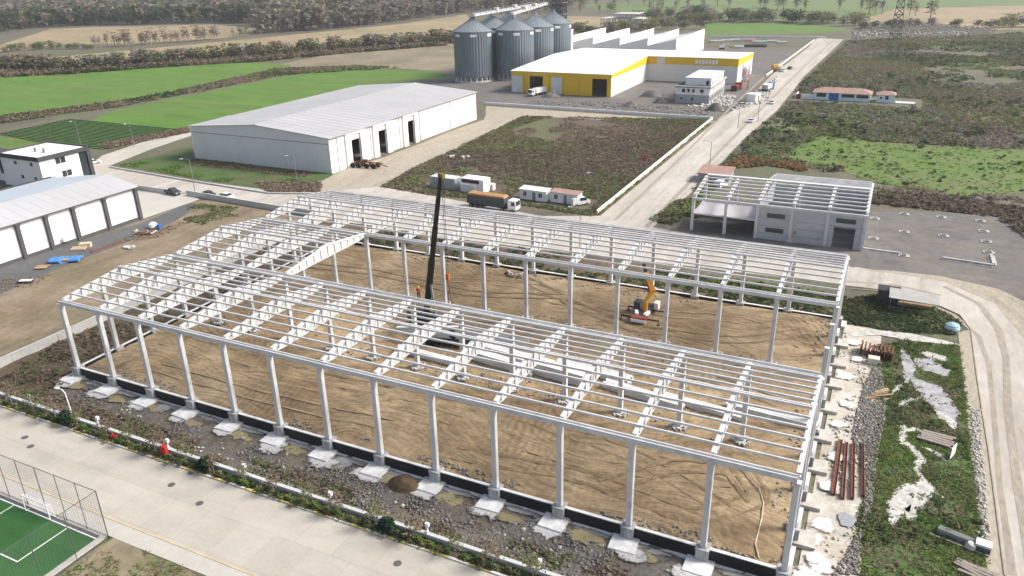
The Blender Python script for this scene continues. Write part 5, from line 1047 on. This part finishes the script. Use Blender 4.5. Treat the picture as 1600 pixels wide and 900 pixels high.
tag(MB().tube([(p.x,p.y,zf(p.x,p.y)+.05) for p in pts], .07, 6).build('loose_cable', mat('pale_cable', (.5,.42,.33), var=.1)), 'pale loose cable snaking over the dirt in the near right corner', 'cable')
pts = [Vector((*at(x, y, 1.5)[:2], 0)) for x, y in ((1005,455),(1040,458),(1075,460),(1105,461))]
tag(MB().tube([(p.x,p.y,zf(p.x,p.y)+.06) for p in pts], .08, 6).build('long_hose', M_dark), 'dark straight hose lying on the dirt behind the orange crane', 'hose')
# ================================================================== containers and cabins
M_cont = mat('container_grey', None, cols=[(.26,.30,.31), (.38,.41,.41)], scale=.5, stretch=(1,1,.4), fine=3, finevar=.12)
def container(name, label, loc, rz, L, W_, H, m, roofm, group=None):
    t = thing(name, label, 'container', loc, rz); mb = MB(); mb.box(0,L,0,W_,.12,H)
    for k in range(int(L/.42)): 
        x = .2+k*.42; mb.box(x,x+.2,-.04,-.002,.25,H-.2); mb.box(x,x+.2,W_+.002,W_+.04,.25,H-.2)
    for k in range(int(W_/.42)): y = .15+k*.42; mb.box(L+.002,L+.04,y,y+.2,.25,H-.2)
    mb.build('shell', m, t); MB().box(-.03,L+.05,-.05,W_+.05,H+.002,H+.09).build('roof', roofm, t); mb = MB()
    for x in (.1,L-.3):
        for y in (0.05,W_-.25): mb.box(x,x+.2,y,y+.2,0,.118)
    mb.build('foot', M_dark, t); return t
container('shipping_container', 'weathered grey container with rusty roof edge at the road side', at(673,293), -.05, 7.6, 3.2, 3.0, M_cont, mat('pale_roof', (.55,.54,.51), var=.1, scale=.6))
t = container('shipping_container', 'white container with a dark open hatch beside the grey container', at(721,299), -.05, 6.6, 3.6, 3.5, M_white, M_white); MB().box(.2,5.4,-.08,-.045,2.5,3.35).build('hatch', mat('hatch_maroon', (.06,.025,.03), var=.2), t); MB().box(.3,4.8,-.9,-.05,.3,2.3).build('lean_to', M_cladgrey, t)
t = thing('water_tank', 'small cream box tank beside the white container', 'tank', at(768,297)); MB().rbox((0,0,.9),(1.6,1.6,1.6)).build('shell', mat('cream_box', (.62,.58,.50), var=.08, scale=1), t); MB().box(-.8,.8,-.8,.8,0,.1).build('base', M_dark, t)
for k, (px, lab, rm) in enumerate((((812,311), 'white site cabin with grey roof, left one of the pair', M_cladgrey), ((860,316), 'white site cabin with reddish roof, right one of the pair', M_redroof))):
    t = thing('site_cabin', lab, 'cabin', at(*px), -.06); L = 7.3
    MB().wall((0,0),(L,0),2.6,.12,[(1.0,1.9,1.0,2.1),(3.5,4.4,.1,2.2),(5.2,6.2,1.0,2.1)],.15).wall((L,.01),(L,2.5),2.6,.12,(),.15).wall((L,2.5),(0,2.5),2.6,.12,(),.15).wall((0,2.5),(0,.13),2.6,.12,(),.15).build('wall', M_white, t)
    mb = MB(); slab(mb, [(-.2,-.25,2.7),(L+.2,-.25,2.7),(L+.2,2.8,2.95),(-.2,2.8,2.95)], .1); mb.build('roof', rm, t); MB().box(3.52,4.38,.04,.09,.15,2.18).build('door', M_grey, t)
    for a, d in ((1.0,1.9),(5.2,6.2)): w = MB().box(a,d,.05,.08,1.0,2.1).build('window', M_glass, t); MB().box((a+d)/2-.04,(a+d)/2+.04,.01,.045,1.0,2.1).build('frame', M_white, w)
    MB().box(0,L,0,2.5,0,.14).build('base', M_dark, t)
for k, (x, y) in enumerate(((1003,251),(1008,251))): tag(MB().box(-.22,.22,-.2,.2,0,1.7).box(-.27,.27,-.25,.25,1.703,1.8).build('red_cabinet', mat('dull_red', (.30,.06,.045), var=.15, scale=2), None, at(x, y)), ('left' if k == 0 else 'right')+' of two red cabinets standing in the green edge of the brown scrub plot', 'cabinet')
# roadside shelter right
t = thing('roadside_shelter', 'grey flat roofed shelter on thin posts by the bend', 'shelter', at(1396,482)); mb = MB(); slab(mb, [(-1,-1.8,2.6),(6.4,-1.8,2.4),(6.4,2.0,2.7),(-1,2.0,2.9)], .12); mb.build('roof', mat('shelter_roof', (.36,.35,.33), var=.12, scale=.8), t)
for x in (-.7,1.2,6.1):
    for y in (-1.6,1.8): MB().box(x-.05,x+.05,y-.05,y+.05,0,2.38).build('post', M_grey, t)
MB().bar((-.6,-1.7,.9),(6.2,-1.7,.9),.06).bar((-.6,-1.7,.4),(6.2,-1.7,.4),.06).build('rail', M_grey, t); MB().box(.5,5.5,.9,1.7,.4,.9).build('bench', M_wood, t)
t = thing('black_hut', 'black box hut attached at the left of the grey roofed shelter', 'hut', at(1372,474)); MB().box(-.3,3.0,0,2.4,0,2.4).build('wall', M_trim, t); MB().box(-.4,3.1,-.1,2.5,2.403,2.5).build('roof', M_dark, t)
mb = MB(); mb.tube([(0,0,0),(0,0,.5),(0,0,1.1),(0,0,1.4)], [.95,1.1,.9,.3], 18); t = thing('big_bag', 'pale blue covered bundle at the inner side of the road bend', 'bag', at(1487,517)); mb.build('cover', mat('pale_blue_sheet', (.33,.50,.60), var=.25, scale=2.5), t); MB().tube([(0,0,.75),(0,0,.85)], [1.04,1.02], 18).build('strap', M_white, t)
# ================================================================== things on the right hand strip
for k, (a, e, lab) in enumerate((((1313,690),(1301,775),'thick rusty steel beam, leftmost of the four lying on the limed strip'),((1322,694),(1316,782),'rusty steel beam second from the left on the limed strip'),((1333,695),(1331,782),'dark red steel beam third from the left on the limed strip'),((1347,696),(1348,778),'thin rusty steel beam at the grass side of the four beams'))):
    p, q = at(*a), at(*e); mb = MB(); w = (.22,.16,.16,.12)[k]
    for dx in (-w, w): mb.bar(p+Vector((dx,0,.3)), q+Vector((dx,0,.3)), .05, .36)
    mb.bar(p+Vector((0,0,.30)), q+Vector((0,0,.30)), 2*w-.06, .05); tag(mb.build('steel_beam', M_rust), lab, 'steel beam')
t = thing('formwork_stack', 'jagged stack of rusty steel formwork panels at the head of the limed strip', 'formwork', at(1370,556), -.05)
for k in range(9): MB().rbox((-2.2+k*.52, random.uniform(-.25,.25), .75+random.random()*.25),(.22,2.2,1.3),random.uniform(-.08,.08)).build('panel', M_rust, t)
t = thing('white_box_pallet', 'cream box on a pallet in front of the rusty formwork', 'crate', at(1364,569)); MB().rbox((0,0,.65),(1.5,1.2,.9)).build('box', mat('cream_crate', (.6,.56,.48), var=.1, scale=2), t); MB().box(-.8,.8,-.7,.7,0,.18).build('pallet', M_wood, t)
t = thing('plank_pile', 'loose pile of pale planks at the edge of the verge', 'planks', at(1372,622))
for k in range(7): MB().rbox((random.uniform(-.5,.5),k*.28-.8,.18+.1*k),(random.uniform(2.2,3.4),.26,.08),.7+random.uniform(-.25,.25),random.uniform(-.06,.06)).build('plank', M_wood, t)
tag(MB().bar((0,0,.1),(-.6,2.2,.25),.22,.1).build('long_plank', M_wood, None, at(1352,604)), 'single leaning plank left of the plank pile', 'plank')
t = thing('timber_stack', 'grey stack of weathered boards in the verge', 'boards', at(1462,688), -.15)
for k in range(10): MB().rbox((random.uniform(-.3,.3),(k % 5)*.5-1,.14+.2*(k//5)),(3.6,.42,.14),random.uniform(-.06,.06)).build('board', mat('weathered_board', (.26,.22,.19), var=.25, scale=3), t)
t = thing('notice_board', 'white board standing upright in the verge by the road', 'board', at(1487,716), 1.2); MB().box(-.75,.75,-.03,.03,.25,1.75).build('board', M_white, t); MB().box(-.6,-.52,.035,.1,0,1.6).box(.52,.6,.035,.1,0,1.6).build('stake', M_wood, t)
t = thing('concrete_block', 'long dark grey concrete block lying in the near verge', 'block', at(1492,842), -.28); MB().prof([(-.5,0),(.5,0),(.5,.5),(.35,.7),(-.35,.7),(-.5,.5)], -1.6, 1.6, 'x').build('block', mat('old_concrete', (.15,.16,.16), var=.2, scale=2, fine=6, finevar=.15), t); MB().tube([(-.9,0,.7),(-.9,0,.86),(-.6,0,.86),(-.6,0,.7)], .03, 6).build('lifting_loop', M_rust, t)
tag(MB().tube([(-2.6,.6,.15),(2.6,-.6,.15)], .09, 8).build('pale_pole', M_ptrunk, None, at(1497,853)), 'thin pale pole on the grass below the dark concrete block', 'pole')
t = thing('grey_tank', 'dark green box with pale lid at the near verge end', 'tank', at(1535,860), -.15); MB().box(-.65,.65,-.5,.5,0,.7).build('body', mat('green_box', (.07,.1,.1), var=.2, scale=2), t); MB().box(-.7,.7,-.55,.55,.703,.95).build('lid', M_cladgrey, t)
t = thing('sack_pile', 'white sack leaning by the dark green box', 'sack', at(1515,858)); MB().tube([(0,0,0),(0,0,.25),(.1,0,.7),(.12,0,.8)], [.35,.5,.4,.12], 12).build('sack', M_stw, t)
t = thing('plank_pile', 'weathered plank pile at the bottom right edge of the verge', 'planks', at(1528,895), -.3)
for k in range(9): MB().rbox((random.uniform(-.4,.4),(k % 5)*.42-1,.12+.18*(k//5)),(3.6,.34,.12),random.uniform(-.15,.15)).build('plank', mat('weathered_board', (.3,.25,.2)), t)
# ================================================================== left lot piles
t = thing('tarp_pile', 'pile of boards under a crumpled blue tarpaulin', 'tarpaulin', at(104,408), .55)
for k in range(6): MB().rbox((random.uniform(-.4,.4),(k % 3)*.7-.7,.2+.25*(k//3)),(5.2,.6,.22),random.uniform(-.05,.05)).build('board', M_wood, t)
n = 18; gx, gy = np.meshgrid(np.linspace(-3.2,3.2,n), np.linspace(-1.5,1.5,9)); gz = .72+.5*(fbm(gx*1.1+4, gy*1.4+2)-.45)-.5*np.maximum(0, np.abs(gy)-.9)-.8*(np.abs(gx) < .9)*(gy < .2)*.6
V = np.stack([gx, gy, gz], 2).reshape(-1, 3); i = np.arange(9*n).reshape(9, n); F = np.stack([i[:-1,:-1], i[:-1,1:], i[1:,1:], i[1:,:-1]], 2).reshape(-1, 4)
o = link('tarpaulin', npmesh('tarpaulin', V, F, mat('blue_tarp', (.05,.22,.58), var=.25, scale=2, rough=.4)), t); o.modifiers.new('thick', 'SOLIDIFY').thickness = .04
t = thing('timber_crate', 'pale new timber frames beside the blue tarpaulin', 'timber', at(124,390), .6); 
for k in range(5): MB().rbox((0,-.8+k*.4,.3+.1*(k % 2)),(2.8,.3,.3),random.uniform(-.05,.05)).build('beam', mat('fresh_timber', (.60,.47,.33), var=.12, scale=2), t)
MB().rbox((.9,1.3,.5),(2.2,1.2,1.0),.05).build('box', mat('fresh_timber', (.6,.47,.33)), t)
p, q = at(142,395), at(190,378); tag(MB().bar((0,0,.15),q-p+Vector((0,0,.15)),.5,.3).build('rusty_channel', M_rust, None, p), 'long rusty channel lying along the lot asphalt edge', 'steel beam')
t = thing('scrap_pile', 'heap of scrap wood and debris next to a white sack', 'scrap', at(226,366), .3)
for k in range(12): MB().rbox((random.uniform(-2.4,2.4),random.uniform(-.8,.8),.2+random.random()*.4),(random.uniform(.8,2.0),.3,.2),random.random()*3,random.uniform(-.25,.25)).build('piece', (M_wood, M_rust, M_stw)[k % 3], t)
t = thing('white_sack', 'big round white sack on the scrap heap', 'sack', at(240,357)); MB().tube([(0,0,0),(0,0,.5),(0,0,1.1),(0,0,1.5)], [.7,1.0,.9,.4], 14).build('sack', M_white, t)
t = thing('blue_drum', 'small blue drum beside the white sack', 'drum', at(249,358)); MB().tube([(0,0,0),(0,0,1.1)], .45, 14).build('body', M_blue, t); MB().tube([(0,0,.35),(0,0,.41)], .48, 14).tube([(0,0,.75),(0,0,.81)], .48, 14).build('hoop', M_blue, t)
t = thing('flat_slab_pile', 'low pile of broken grey slabs alone on the brown lot', 'slabs', at(203,388))
for k in range(8): MB().rbox((random.uniform(-1.2,1.2),random.uniform(-.5,.5),.12+.05*k),(random.uniform(.8,1.4),.7,.1),random.random()*3).build('slab', M_stw, t)
t = thing('pallet', 'pallet of pale boards below the blue tarpaulin', 'pallet', at(66,419), .5); 
for k in range(5): MB().rbox((0,-.8+k*.4,.3),(2.4,.34,.06),0).build('board', M_wood, t)
MB().box(-1.1,1.1,-.9,-.75,0,.268).box(-1.1,1.1,.75,.9,0,.268).build('runner', M_dark, t)
t = thing('pallet', 'dark pallet with a white sheet at the far left of the lot', 'pallet', at(40,442), .5); MB().rbox((0,0,.25),(2.6,1.2,.4)).build('frame', M_dark, t); MB().rbox((.1,.05,.5),(2.2,.9,.08)).build('sheet', M_white, t)
rub(W((0,455),(0,436),(60,432),(80,428),(70,440),(30,452)), 160, .1, .3, .08, M_stb); rub(W((170,380),(230,360),(300,345),(250,372)), 300, .08, .3, .08, M_stb)
# ================================================================== street lamps
t = thing('street_lamp', 's', 'street lamp'); MB().tube([(0,0,0),(0,0,4.2),(0,0,8.4)], [.11,.09,.06], 8).build('pole', M_grey, t); MB().tube([(0,0,8.35),(-.3,-.2,8.75),(-1.5,-.8,8.9)], .045, 6).build('arm', M_grey, t); MB().rbox((-1.8,-.95,8.9),(.9,.35,.16),.49).build('lamp_head', M_lamp, t); MB().tube([(0,0,0),(0,0,.3)], .2, 8).build('base', M_concrete, t)
LP = [((932,327),0,'grey street lamp at the mouth of the straight road, near corner'),((1108,270),0,'grey street lamp at the right edge of the straight road behind the shed'),((906,388),0,'grey street lamp standing on the road just behind the rear roof'),((305,300),0,'street lamp by the parked dark car at the roadside wall'),((126,226),1.2,'left lamp of the pair along the road below the striped crop plot'),((210,231),1.2,'right lamp of the pair along the road below the striped crop plot'),((465,290),0,'street lamp on the green bank before the shaded gable of the warehouse'),((1153,200),0,'street lamp at the left edge of the straight road below the scaffolded block'),((1184,190),0,'street lamp at the right edge of the straight road beside the moving white car')]
for k, (p, rz, lab) in enumerate(LP):
    if k == 0: t.location = at(*p); t['label'] = lab; t['group'] = 'street lamps'
    else: dup(t, at(*p), rz, lab, .92 if k in (4, 5, 6) else None, 'street lamps')
# ================================================================== right lot: footing pads
M_padg = mat('lot_footing', None, cols=[(.30,.29,.27), (.50,.49,.47)], scale=1.2, fine=4, finevar=.15)
def pad(px, lab, s=1.0):
    t = thing('footing_pad', lab, 'footing', at(*px), random.uniform(-.1,.1), 'footing pads on the grey lot'); MB().box(-1.0*s,1.0*s,-.75*s,.75*s,0,.16).build('pad', M_padg, t); MB().box(-.5*s,-.35*s,-.5*s,.5*s,.163,.4).box(.35*s,.5*s,-.5*s,.5*s,.163,.4).box(-.345*s,.345*s,-.5*s,-.35*s,.163,.4).box(-.345*s,.345*s,.35*s,.5*s,.163,.4).build('socket', M_padg, t)
for px, lab in (((1413,335),'concrete socket footing near the dark bank, left'),((1471,340),'concrete socket footing near the dark bank, right'),((1413,363),'concrete socket footing alone in the middle of the grey lot, left'),((1474,369),'concrete socket footing alone in the middle of the grey lot, right'),((1367,342),'concrete footing beside the end of the half built hall, upper'),((1365,373),'concrete footing beside the end of the half built hall, lower'),((1532,346),'uppermost footing of the row along the right of the grey lot'),((1537,362),'second footing from the top in the right hand row'),((1541,378),'third footing from the top in the right hand row'),((1545,395),'lowest footing of the right hand row'),((1412,400),'square socket footing at the end of the pale low wall')): pad(px, lab)
for a, e, lab in (((1345,390),(1405,398),'pale low foundation wall running right from the half built hall'),((1472,405),(1552,417),'pale low foundation wall at the lower right of the grey lot'),((1552,415),(1548,400),'short foundation return joining the lowest footing')):
    p, q = at(*a), at(*e); tag(MB().bar((0,0,.25),q-p+Vector((0,0,.25)),.5,.5).bar((0,0,.06),q-p+Vector((0,0,.06)),1.3,.12).build('foundation_strip', M_padg, None, p), lab, 'foundation')
# ================================================================== front planting strip
t = thing('spotlight', 's', 'spotlight'); MB().box(-.14,.14,-.14,.14,0,.25).build('base', M_white, t); MB().tube([(0,0,.25),(0,.05,.75)], [.1,.07], 8).build('stem', M_white, t); h = MB().rbox((0,.08,.98),(.4,.3,.42),0).build('lamp_head', M_white, t); MB().box(-.16,.16,.235,.25,.82,1.14).build('lens', M_glass, h)
labs = ['white spotlight on the boundary wall at the far left','white spotlight on the wall just left of the red hydrant','white spotlight on the wall above the red cabinet','white spotlight on the wall right of the round bush','white spotlight on the wall opposite the plaster puddle','white spotlight on the wall right of the brown dirt heap','white spotlight on the wall at the bottom edge of view']
for k, x in enumerate((58,155,268,385,520,668,840)):
    y = (624,663,696,737,780,832,893)[k]; p = at(x, y, .9); loc = (p.x, -8.6, .881)
    if k == 0: t.location = loc; t['label'] = labs[0]; t['group'] = 'wall spotlights'
    else: dup(t, loc, 0, labs[k], None, 'wall spotlights')
t = thing('fire_hydrant', 'red pillar hydrant in the planting strip with side outlets', 'hydrant', (at(178,688).x, -9.35, .12)); MB().tube([(0,0,0),(0,0,.1),(0,0,.85),(0,0,1.0)], [.2,.14,.14,.06], 10).build('body', M_red, t); MB().tube([(-.3,0,.65),(.3,0,.65)], .08, 8).tube([(0,0,.65),(0,-.28,.65)], .08, 8).build('outlet', M_red, t)
t = thing('fire_hydrant', 'slim red hydrant right beside the pillar hydrant', 'hydrant', (at(178,688).x+.75, -9.4, .12)); MB().tube([(0,0,0),(0,0,.75),(0,0,.9)], [.13,.13,.05], 10).build('body', M_red, t); MB().tube([(-.22,0,.55),(.22,0,.55)], .07, 8).build('outlet', M_red, t)
t = thing('hose_cabinet', 'bright red fire hose cabinet against the boundary wall', 'cabinet', (at(268,708).x, -9.25, .12)); MB().box(-.4,.4,-.2,.25,.25,1.45).build('body', M_red, t); MB().box(-.34,.34,-.225,-.203,.32,1.38).build('door', mat('red_door', (.5,.035,.03), var=.1, scale=2), t); MB().box(-.3,-.2,-.1,.1,0,.248).box(.2,.3,-.1,.1,0,.248).build('leg', M_dark, t)
for px, py, lab, s in ((110,662,'round dark green bush at the left end of the planting strip',1.0),(325,736,'round dark green bush between hydrant cabinet and spotlight',.95),(610,826,'dark green bush in the strip in front of the dirt heap',.85)):
    x = at(px, py).x; t = thing('round_bush', lab, 'bush', (x, -9.35, .12)); n = 700; d = rng.normal(size=(n,3)); d /= np.linalg.norm(d, axis=1)[:,None]; C = d*np.array([.95,.85,1.0])*s*(.55+.45*rng.random((n,1)))+np.array([0,0,1.05*s]); C[:,2] = np.maximum(C[:,2], .1); V, F = cards(C, .17*(.7+.6*rng.random(n)), .8); link('foliage', npmesh('foliage', V, F, leafm('bush_leaf', (.02,.05,.028), (.045,.085,.05))), t); MB().tube([(0,0,-.1),(0,0,.8)], [.07,.05], 6).build('stem', M_trunk, t)
saps = [make_tree('sapling', 'thin '+c+' sapling in the planting strip along the boundary wall', 'sapling', 3.1, .85, .38, 170, .14, m, M_ptrunk, 'saplings in the planting strip', 5, 1.1, .035) for c, m in (('brown leaved', L_brown), ('olive leaved', L_olive))]
for k in range(20):
    q = Vector((-10+k*4.55+random.uniform(-.4,.4), -9.45, .12)); s = random.uniform(.8,1.15); pr = saps[k % 2]
    if k < 2: pr.location = q
    else: dup(pr, q, random.random()*6, None, s)
shr = []
for c, m in (('green', L_green), ('olive', L_olive), ('dark', L_dark)):
    t = thing('small_shrub', 'small '+c+' shrub planted low along the kerb', 'shrub', (0,-9.5,.12), 0, 'low shrubs along the kerb'); n = 160; d = rng.normal(size=(n,3)); d /= np.linalg.norm(d, axis=1)[:,None]; C = d*np.array([.5,.32,.38])*(.5+.5*rng.random((n,1)))+np.array([0,0,.38]); C[:,2] = np.maximum(C[:,2], .05); V, F = cards(C, .12*(.7+.6*rng.random(n)), .8); link('foliage', npmesh('foliage', V, F, m), t); shr.append(t)
for k in range(54):
    q = (-12+k*1.68+random.uniform(-.3,.3), -9.5+random.uniform(-.12,.12), .12); s = random.uniform(.7,1.25)
    if k < 3: shr[k].location = q
    else: dup(shr[random.randrange(3)], q, random.uniform(-.3,.3), None, s)
p = at(118,648); t = thing('garden_lamp', 'white bent garden lamp rising behind the round bush', 'lamp', (p.x+.3,-7.9,.1)); MB().tube([(0,0,0),(-.1,0,2.2),(-.2,0,3.6),(-.5,-.1,4.1),(-1.0,-.2,4.2)], [.09,.08,.07,.06,.05], 8).build('pole', M_white, t); MB().rbox((-1.25,-.25,4.2),(.6,.3,.14),.2).build('lamp_head', M_white, t)
t = thing('earth_heap', 'small brown heap of earth against the foundation wall', 'earth heap', (at(640,752).x, -2.3, 0)); gx, gy = np.meshgrid(np.linspace(-2.2,2.2,22), np.linspace(-1.5,1.3,16)); gz = 1.35*np.clip(1-(gx/2.1)**2-(gy/1.4)**2, 0, 1)**.8*(.75+.5*fbm(gx*1.2+3, gy*1.2))
V = np.stack([gx, gy, gz+.05], 2).reshape(-1,3); i = np.arange(22*16).reshape(16,22); F = np.stack([i[:-1,:-1], i[:-1,1:], i[1:,1:], i[1:,:-1]], 2).reshape(-1,4); link('heap', npmesh('heap', V, F, mat('heap_earth', None, cols=[(.085,.055,.03), (.14,.09,.05)], scale=2, fine=6, finevar=.3, bump=.5)), t)
M_iron = mat('cast_iron', (.10,.095,.09), var=.2, scale=6)
for k, (px, lab) in enumerate((((39,684),'upper manhole cover of the left pair on the pale road'),((48,698),'lower manhole cover of the left pair on the pale road'),((268,758),'upper manhole cover of the middle pair on the pale road'),((312,787),'lower manhole cover of the middle pair on the pale road'),((621,881),'single manhole cover near the bottom edge of the pale road'))):
    p = at(*px); o = tag(MB().tube([(0,0,0),(0,0,.012)], [.42,.42], 24).tube([(0,0,.0121),(0,0,.02)], [.33,.32], 24).build('manhole_cover', M_iron, None, (p.x,p.y,.05)), lab, 'manhole', 'manhole covers on the pale road')
for k, (px, lab) in enumerate((((158,695),'dark drain grate by the kerb below the red hydrant'),((255,728),'dark drain grate by the kerb left of the bush'),((302,737),'dark drain grate set into the kerb under the round bush'),((448,795),'dark drain grate by the kerb right of the middle'),((591,844),'drain grate by the kerb near the dark bush'))):
    p = at(*px); mb = MB(); [mb.box(-.3+j*.15,-.22+j*.15,-.18,.18,0,.02) for j in range(5)]; mb.box(-.34,.36,-.22,-.181,0,.018); mb.box(-.34,.36,.181,.22,0,.018); tag(mb.build('drain_grate', M_iron, None, (p.x,-10.45,.051)), lab, 'drain')
# ================================================================== football pitch
mb = MB(); w = .06
for x0, x1, y0, y1 in ((-6,33.41,-22.98+.17,-22.69),(33.29,33.41,-44,-22.811),(28.29,28.41,-28.28,-22.811),(-6,28.41,-28.4,-28.281),(19.4,19.5,-25.2,-22.811),(-6,19.39,-25.25,-25.15)): mb.box(x0,x1,y0,y1,.101,.112)
struct(mb.build('pitch_lines', M_white))
t = thing('football_goal', 'small white football goal with net at the edge of the green pitch', 'goal', (23.6,-22.85,.1)); mb = MB(); g = 2.05
for s in (-1,1):
    MB().tube([(s*g,0,0),(s*g,0,2)], .06, 8).build('post', M_white, t); mb.tube([(s*g,0,2),(s*g,.35,1.9),(s*g,.62,0),(s*g,0,0.02)], .035, 6)
MB().tube([(-g,0,2),(g,0,2)], .06, 8).build('crossbar', M_white, t); mb.tube([(-g,.62,.03),(g,.62,.03)], .035, 6); mb.tube([(-g,.35,1.9),(g,.35,1.9)], .03, 6); mb.build('back_frame', M_white, t)
mb = MB()
for k in range(29): x = -g+k*g/14; mb.bar((x,.36,1.88),(x,.62,.05),.012)
for k in range(13): f = k/12; mb.bar((-g,.36+.26*f,1.88-1.83*f),(g,.36+.26*f,1.88-1.83*f),.012)
mb.build('net', M_white, t)
M_mesh = mat('wire_grey', (.16,.165,.17), var=.1); FH = 6.0; M_post = mat('post_grey', (.09,.095,.10), var=.1)
t = thing('pitch_fence', 'tall wire mesh fence on thin grey posts round the football pitch', 'fence', (33.7,-22.1,0))
def fence(p, q, n):
    p, q = Vector(p), Vector(q); d = q-p; L = d.length; mb = MB()
    for k in range(n+1):
        o = p+d*k/n; MB().tube([o, o+Vector((0,0,FH))], .045, 6).build('post', M_post, t)
    for z in (.15, FH): MB().bar(p+Vector((0,0,z)), q+Vector((0,0,z)), .05).build('rail', M_post, t)
    m = int(L/.3)
    for k in range(m): o = p+d*(k+.5)/m; mb.bar(o+Vector((0,0,.16)), o+Vector((0,0,FH-.03)), .009)
    for k in range(20): z = .3+k*.29; mb.bar(p+Vector((0,0,z)), q+Vector((0,0,z)), .009)
    mb.build('wire_mesh', M_mesh, t)
fence((0,0,0),(-38.5,0,0),12); fence((0,0,0),(0,-18,0),5)
# ================================================================== far clutter
M_palest = mat('pale_stack', (.50,.49,.47), var=.2, scale=1); k = 0
for i, (x, y, w_, m) in enumerate(((1120,66,9,M_palest),(1136,65,8,M_palest),(1152,64,9,M_palest),(1168,64,10,mat('pinkish_stack', (.48,.36,.33), var=.1)),(1186,67,9,M_palest),(1206,66,7,M_palest),(1180,73,14,M_trim),(1222,68,6,M_palest),(1155,75,6,M_palest))):
    t = thing('material_stack', ('dark low' if m is M_trim else 'pinkish low' if i == 3 else 'pale low')+' stack of building material in the far works yard'+('' if m is M_trim or i == 3 else ' among the pale stacks'), 'stack', at(x, y), .2, 'stacks in the far works yard')
    for j in range(4): MB().rbox((0,(j-1.5)*1.6,.6),(w_,1.2,1.2+.2*(j % 2)),random.uniform(-.03,.03)).build('row', m, t)
t = thing('batching_tower', 'small white silo in a red steel frame against the factory wall', 'silo', at(1163,140)); MB().tube([(0,0,3),(0,0,4.5),(0,0,9),(0,0,9.8)], [.4,1.3,1.3,.5], 14).build('silo', M_white, t); mb = MB()
for a in (-1.3,1.3):
    for b_ in (-1.3,1.3): mb.bar((a,b_,0),(a,b_,10.5),.2)
    mb.bar((a,-1.3,5),(a,1.3,9),.15).bar((-1.3,a,9),(1.3,a,5),.15).bar((a,-1.3,10.4),(a,1.3,10.4),.15)
mb.build('frame', M_red, t)
for k, (x, y, w_, h_, lab) in enumerate(((862,151,8,1.8,'dark low mound of earth before the factory wall'),(1018,150,9,2.6,'grey mound of earth beside the factory corner'),(1035,160,7,2.0,'grey gravel mound left of the unfinished block'),(1118,172,7,3.2,'dark tall rubble mound right of the unfinished block'),(985,166,6,1.6,'long low earth mound in front of the white factory side'))):
    gx, gy = np.meshgrid(np.linspace(-w_/2,w_/2,24), np.linspace(-w_/2,w_/2,24)); gz = h_*np.clip(1-(gx/(w_/2))**2-(gy/(w_/2))**2, 0, 1)*(.5+1.0*fbm(gx*.7+k*5, gy*.7+k)); V = np.stack([gx,gy,gz+.03],2).reshape(-1,3); i = np.arange(576).reshape(24,24); F = np.stack([i[:-1,:-1],i[:-1,1:],i[1:,1:],i[1:,:-1]],2).reshape(-1,4)
    t = thing('earth_mound', lab, 'earth mound', at(x, y)); link('mound', npmesh('mound', V, F, mat('mound_grey', None, cols=[(.09,.085,.075), (.16,.15,.135)], scale=.6, fine=2, finevar=.3)), t)
t = thing('gate_kiosk', 'small white kiosk with a dark doorway beside the straight road', 'kiosk', at(1180,160), 1.35); MB().wall((0,0),(5,0),2.9,.2,[(2.8,4.0,.05,2.3)]).wall((5,.01),(5,4),2.9,.2).wall((5,4),(0,4),2.9,.2).wall((0,4),(0,.21),2.9,.2).build('wall', M_white, t); MB().box(-.2,5.2,-.2,4.2,2.903,3.1).build('roof', M_cladgrey, t)
rub(W((1060,168),(1140,168),(1150,150),(1125,150),(1110,162)), 500, .2, .8, .05, M_stw); rub(W((820,165),(1110,185),(1110,172),(960,160),(830,158)), 900, .15, .6, .05, M_st); rub(W((1140,175),(1200,160),(1215,120),(1190,135),(1165,155)), 300, .2, .9, .08, M_stw)
t = thing('sack_scatter', 'scatter of pale sacks in the heath near the warehouse track', 'sacks', at(716,247))
for k in range(6): MB().rbox((random.uniform(-3,3),random.uniform(-1.2,1.2),.4),(1.0,.7,.6),random.random()*3).build('sack', M_stw, t)
# ================================================================== the hazy air
mb = MB(); mb.box(-4400, 4400, -900, 4400, -1, 66)
m = bpy.data.materials.new('haze_air'); m.use_nodes = True; nt = m.node_tree; nt.nodes.clear()
o_ = nt.nodes.new('ShaderNodeOutputMaterial'); pv = nt.nodes.new('ShaderNodeVolumePrincipled'); pv.inputs['Color'].default_value = (.86,.88,.92,1); pv.inputs['Density'].default_value = .00014; pv.inputs['Anisotropy'].default_value = .2
nt.links.new(pv.outputs[0], o_.inputs['Volume']); struct(mb.build('haze', m), 'stuff')
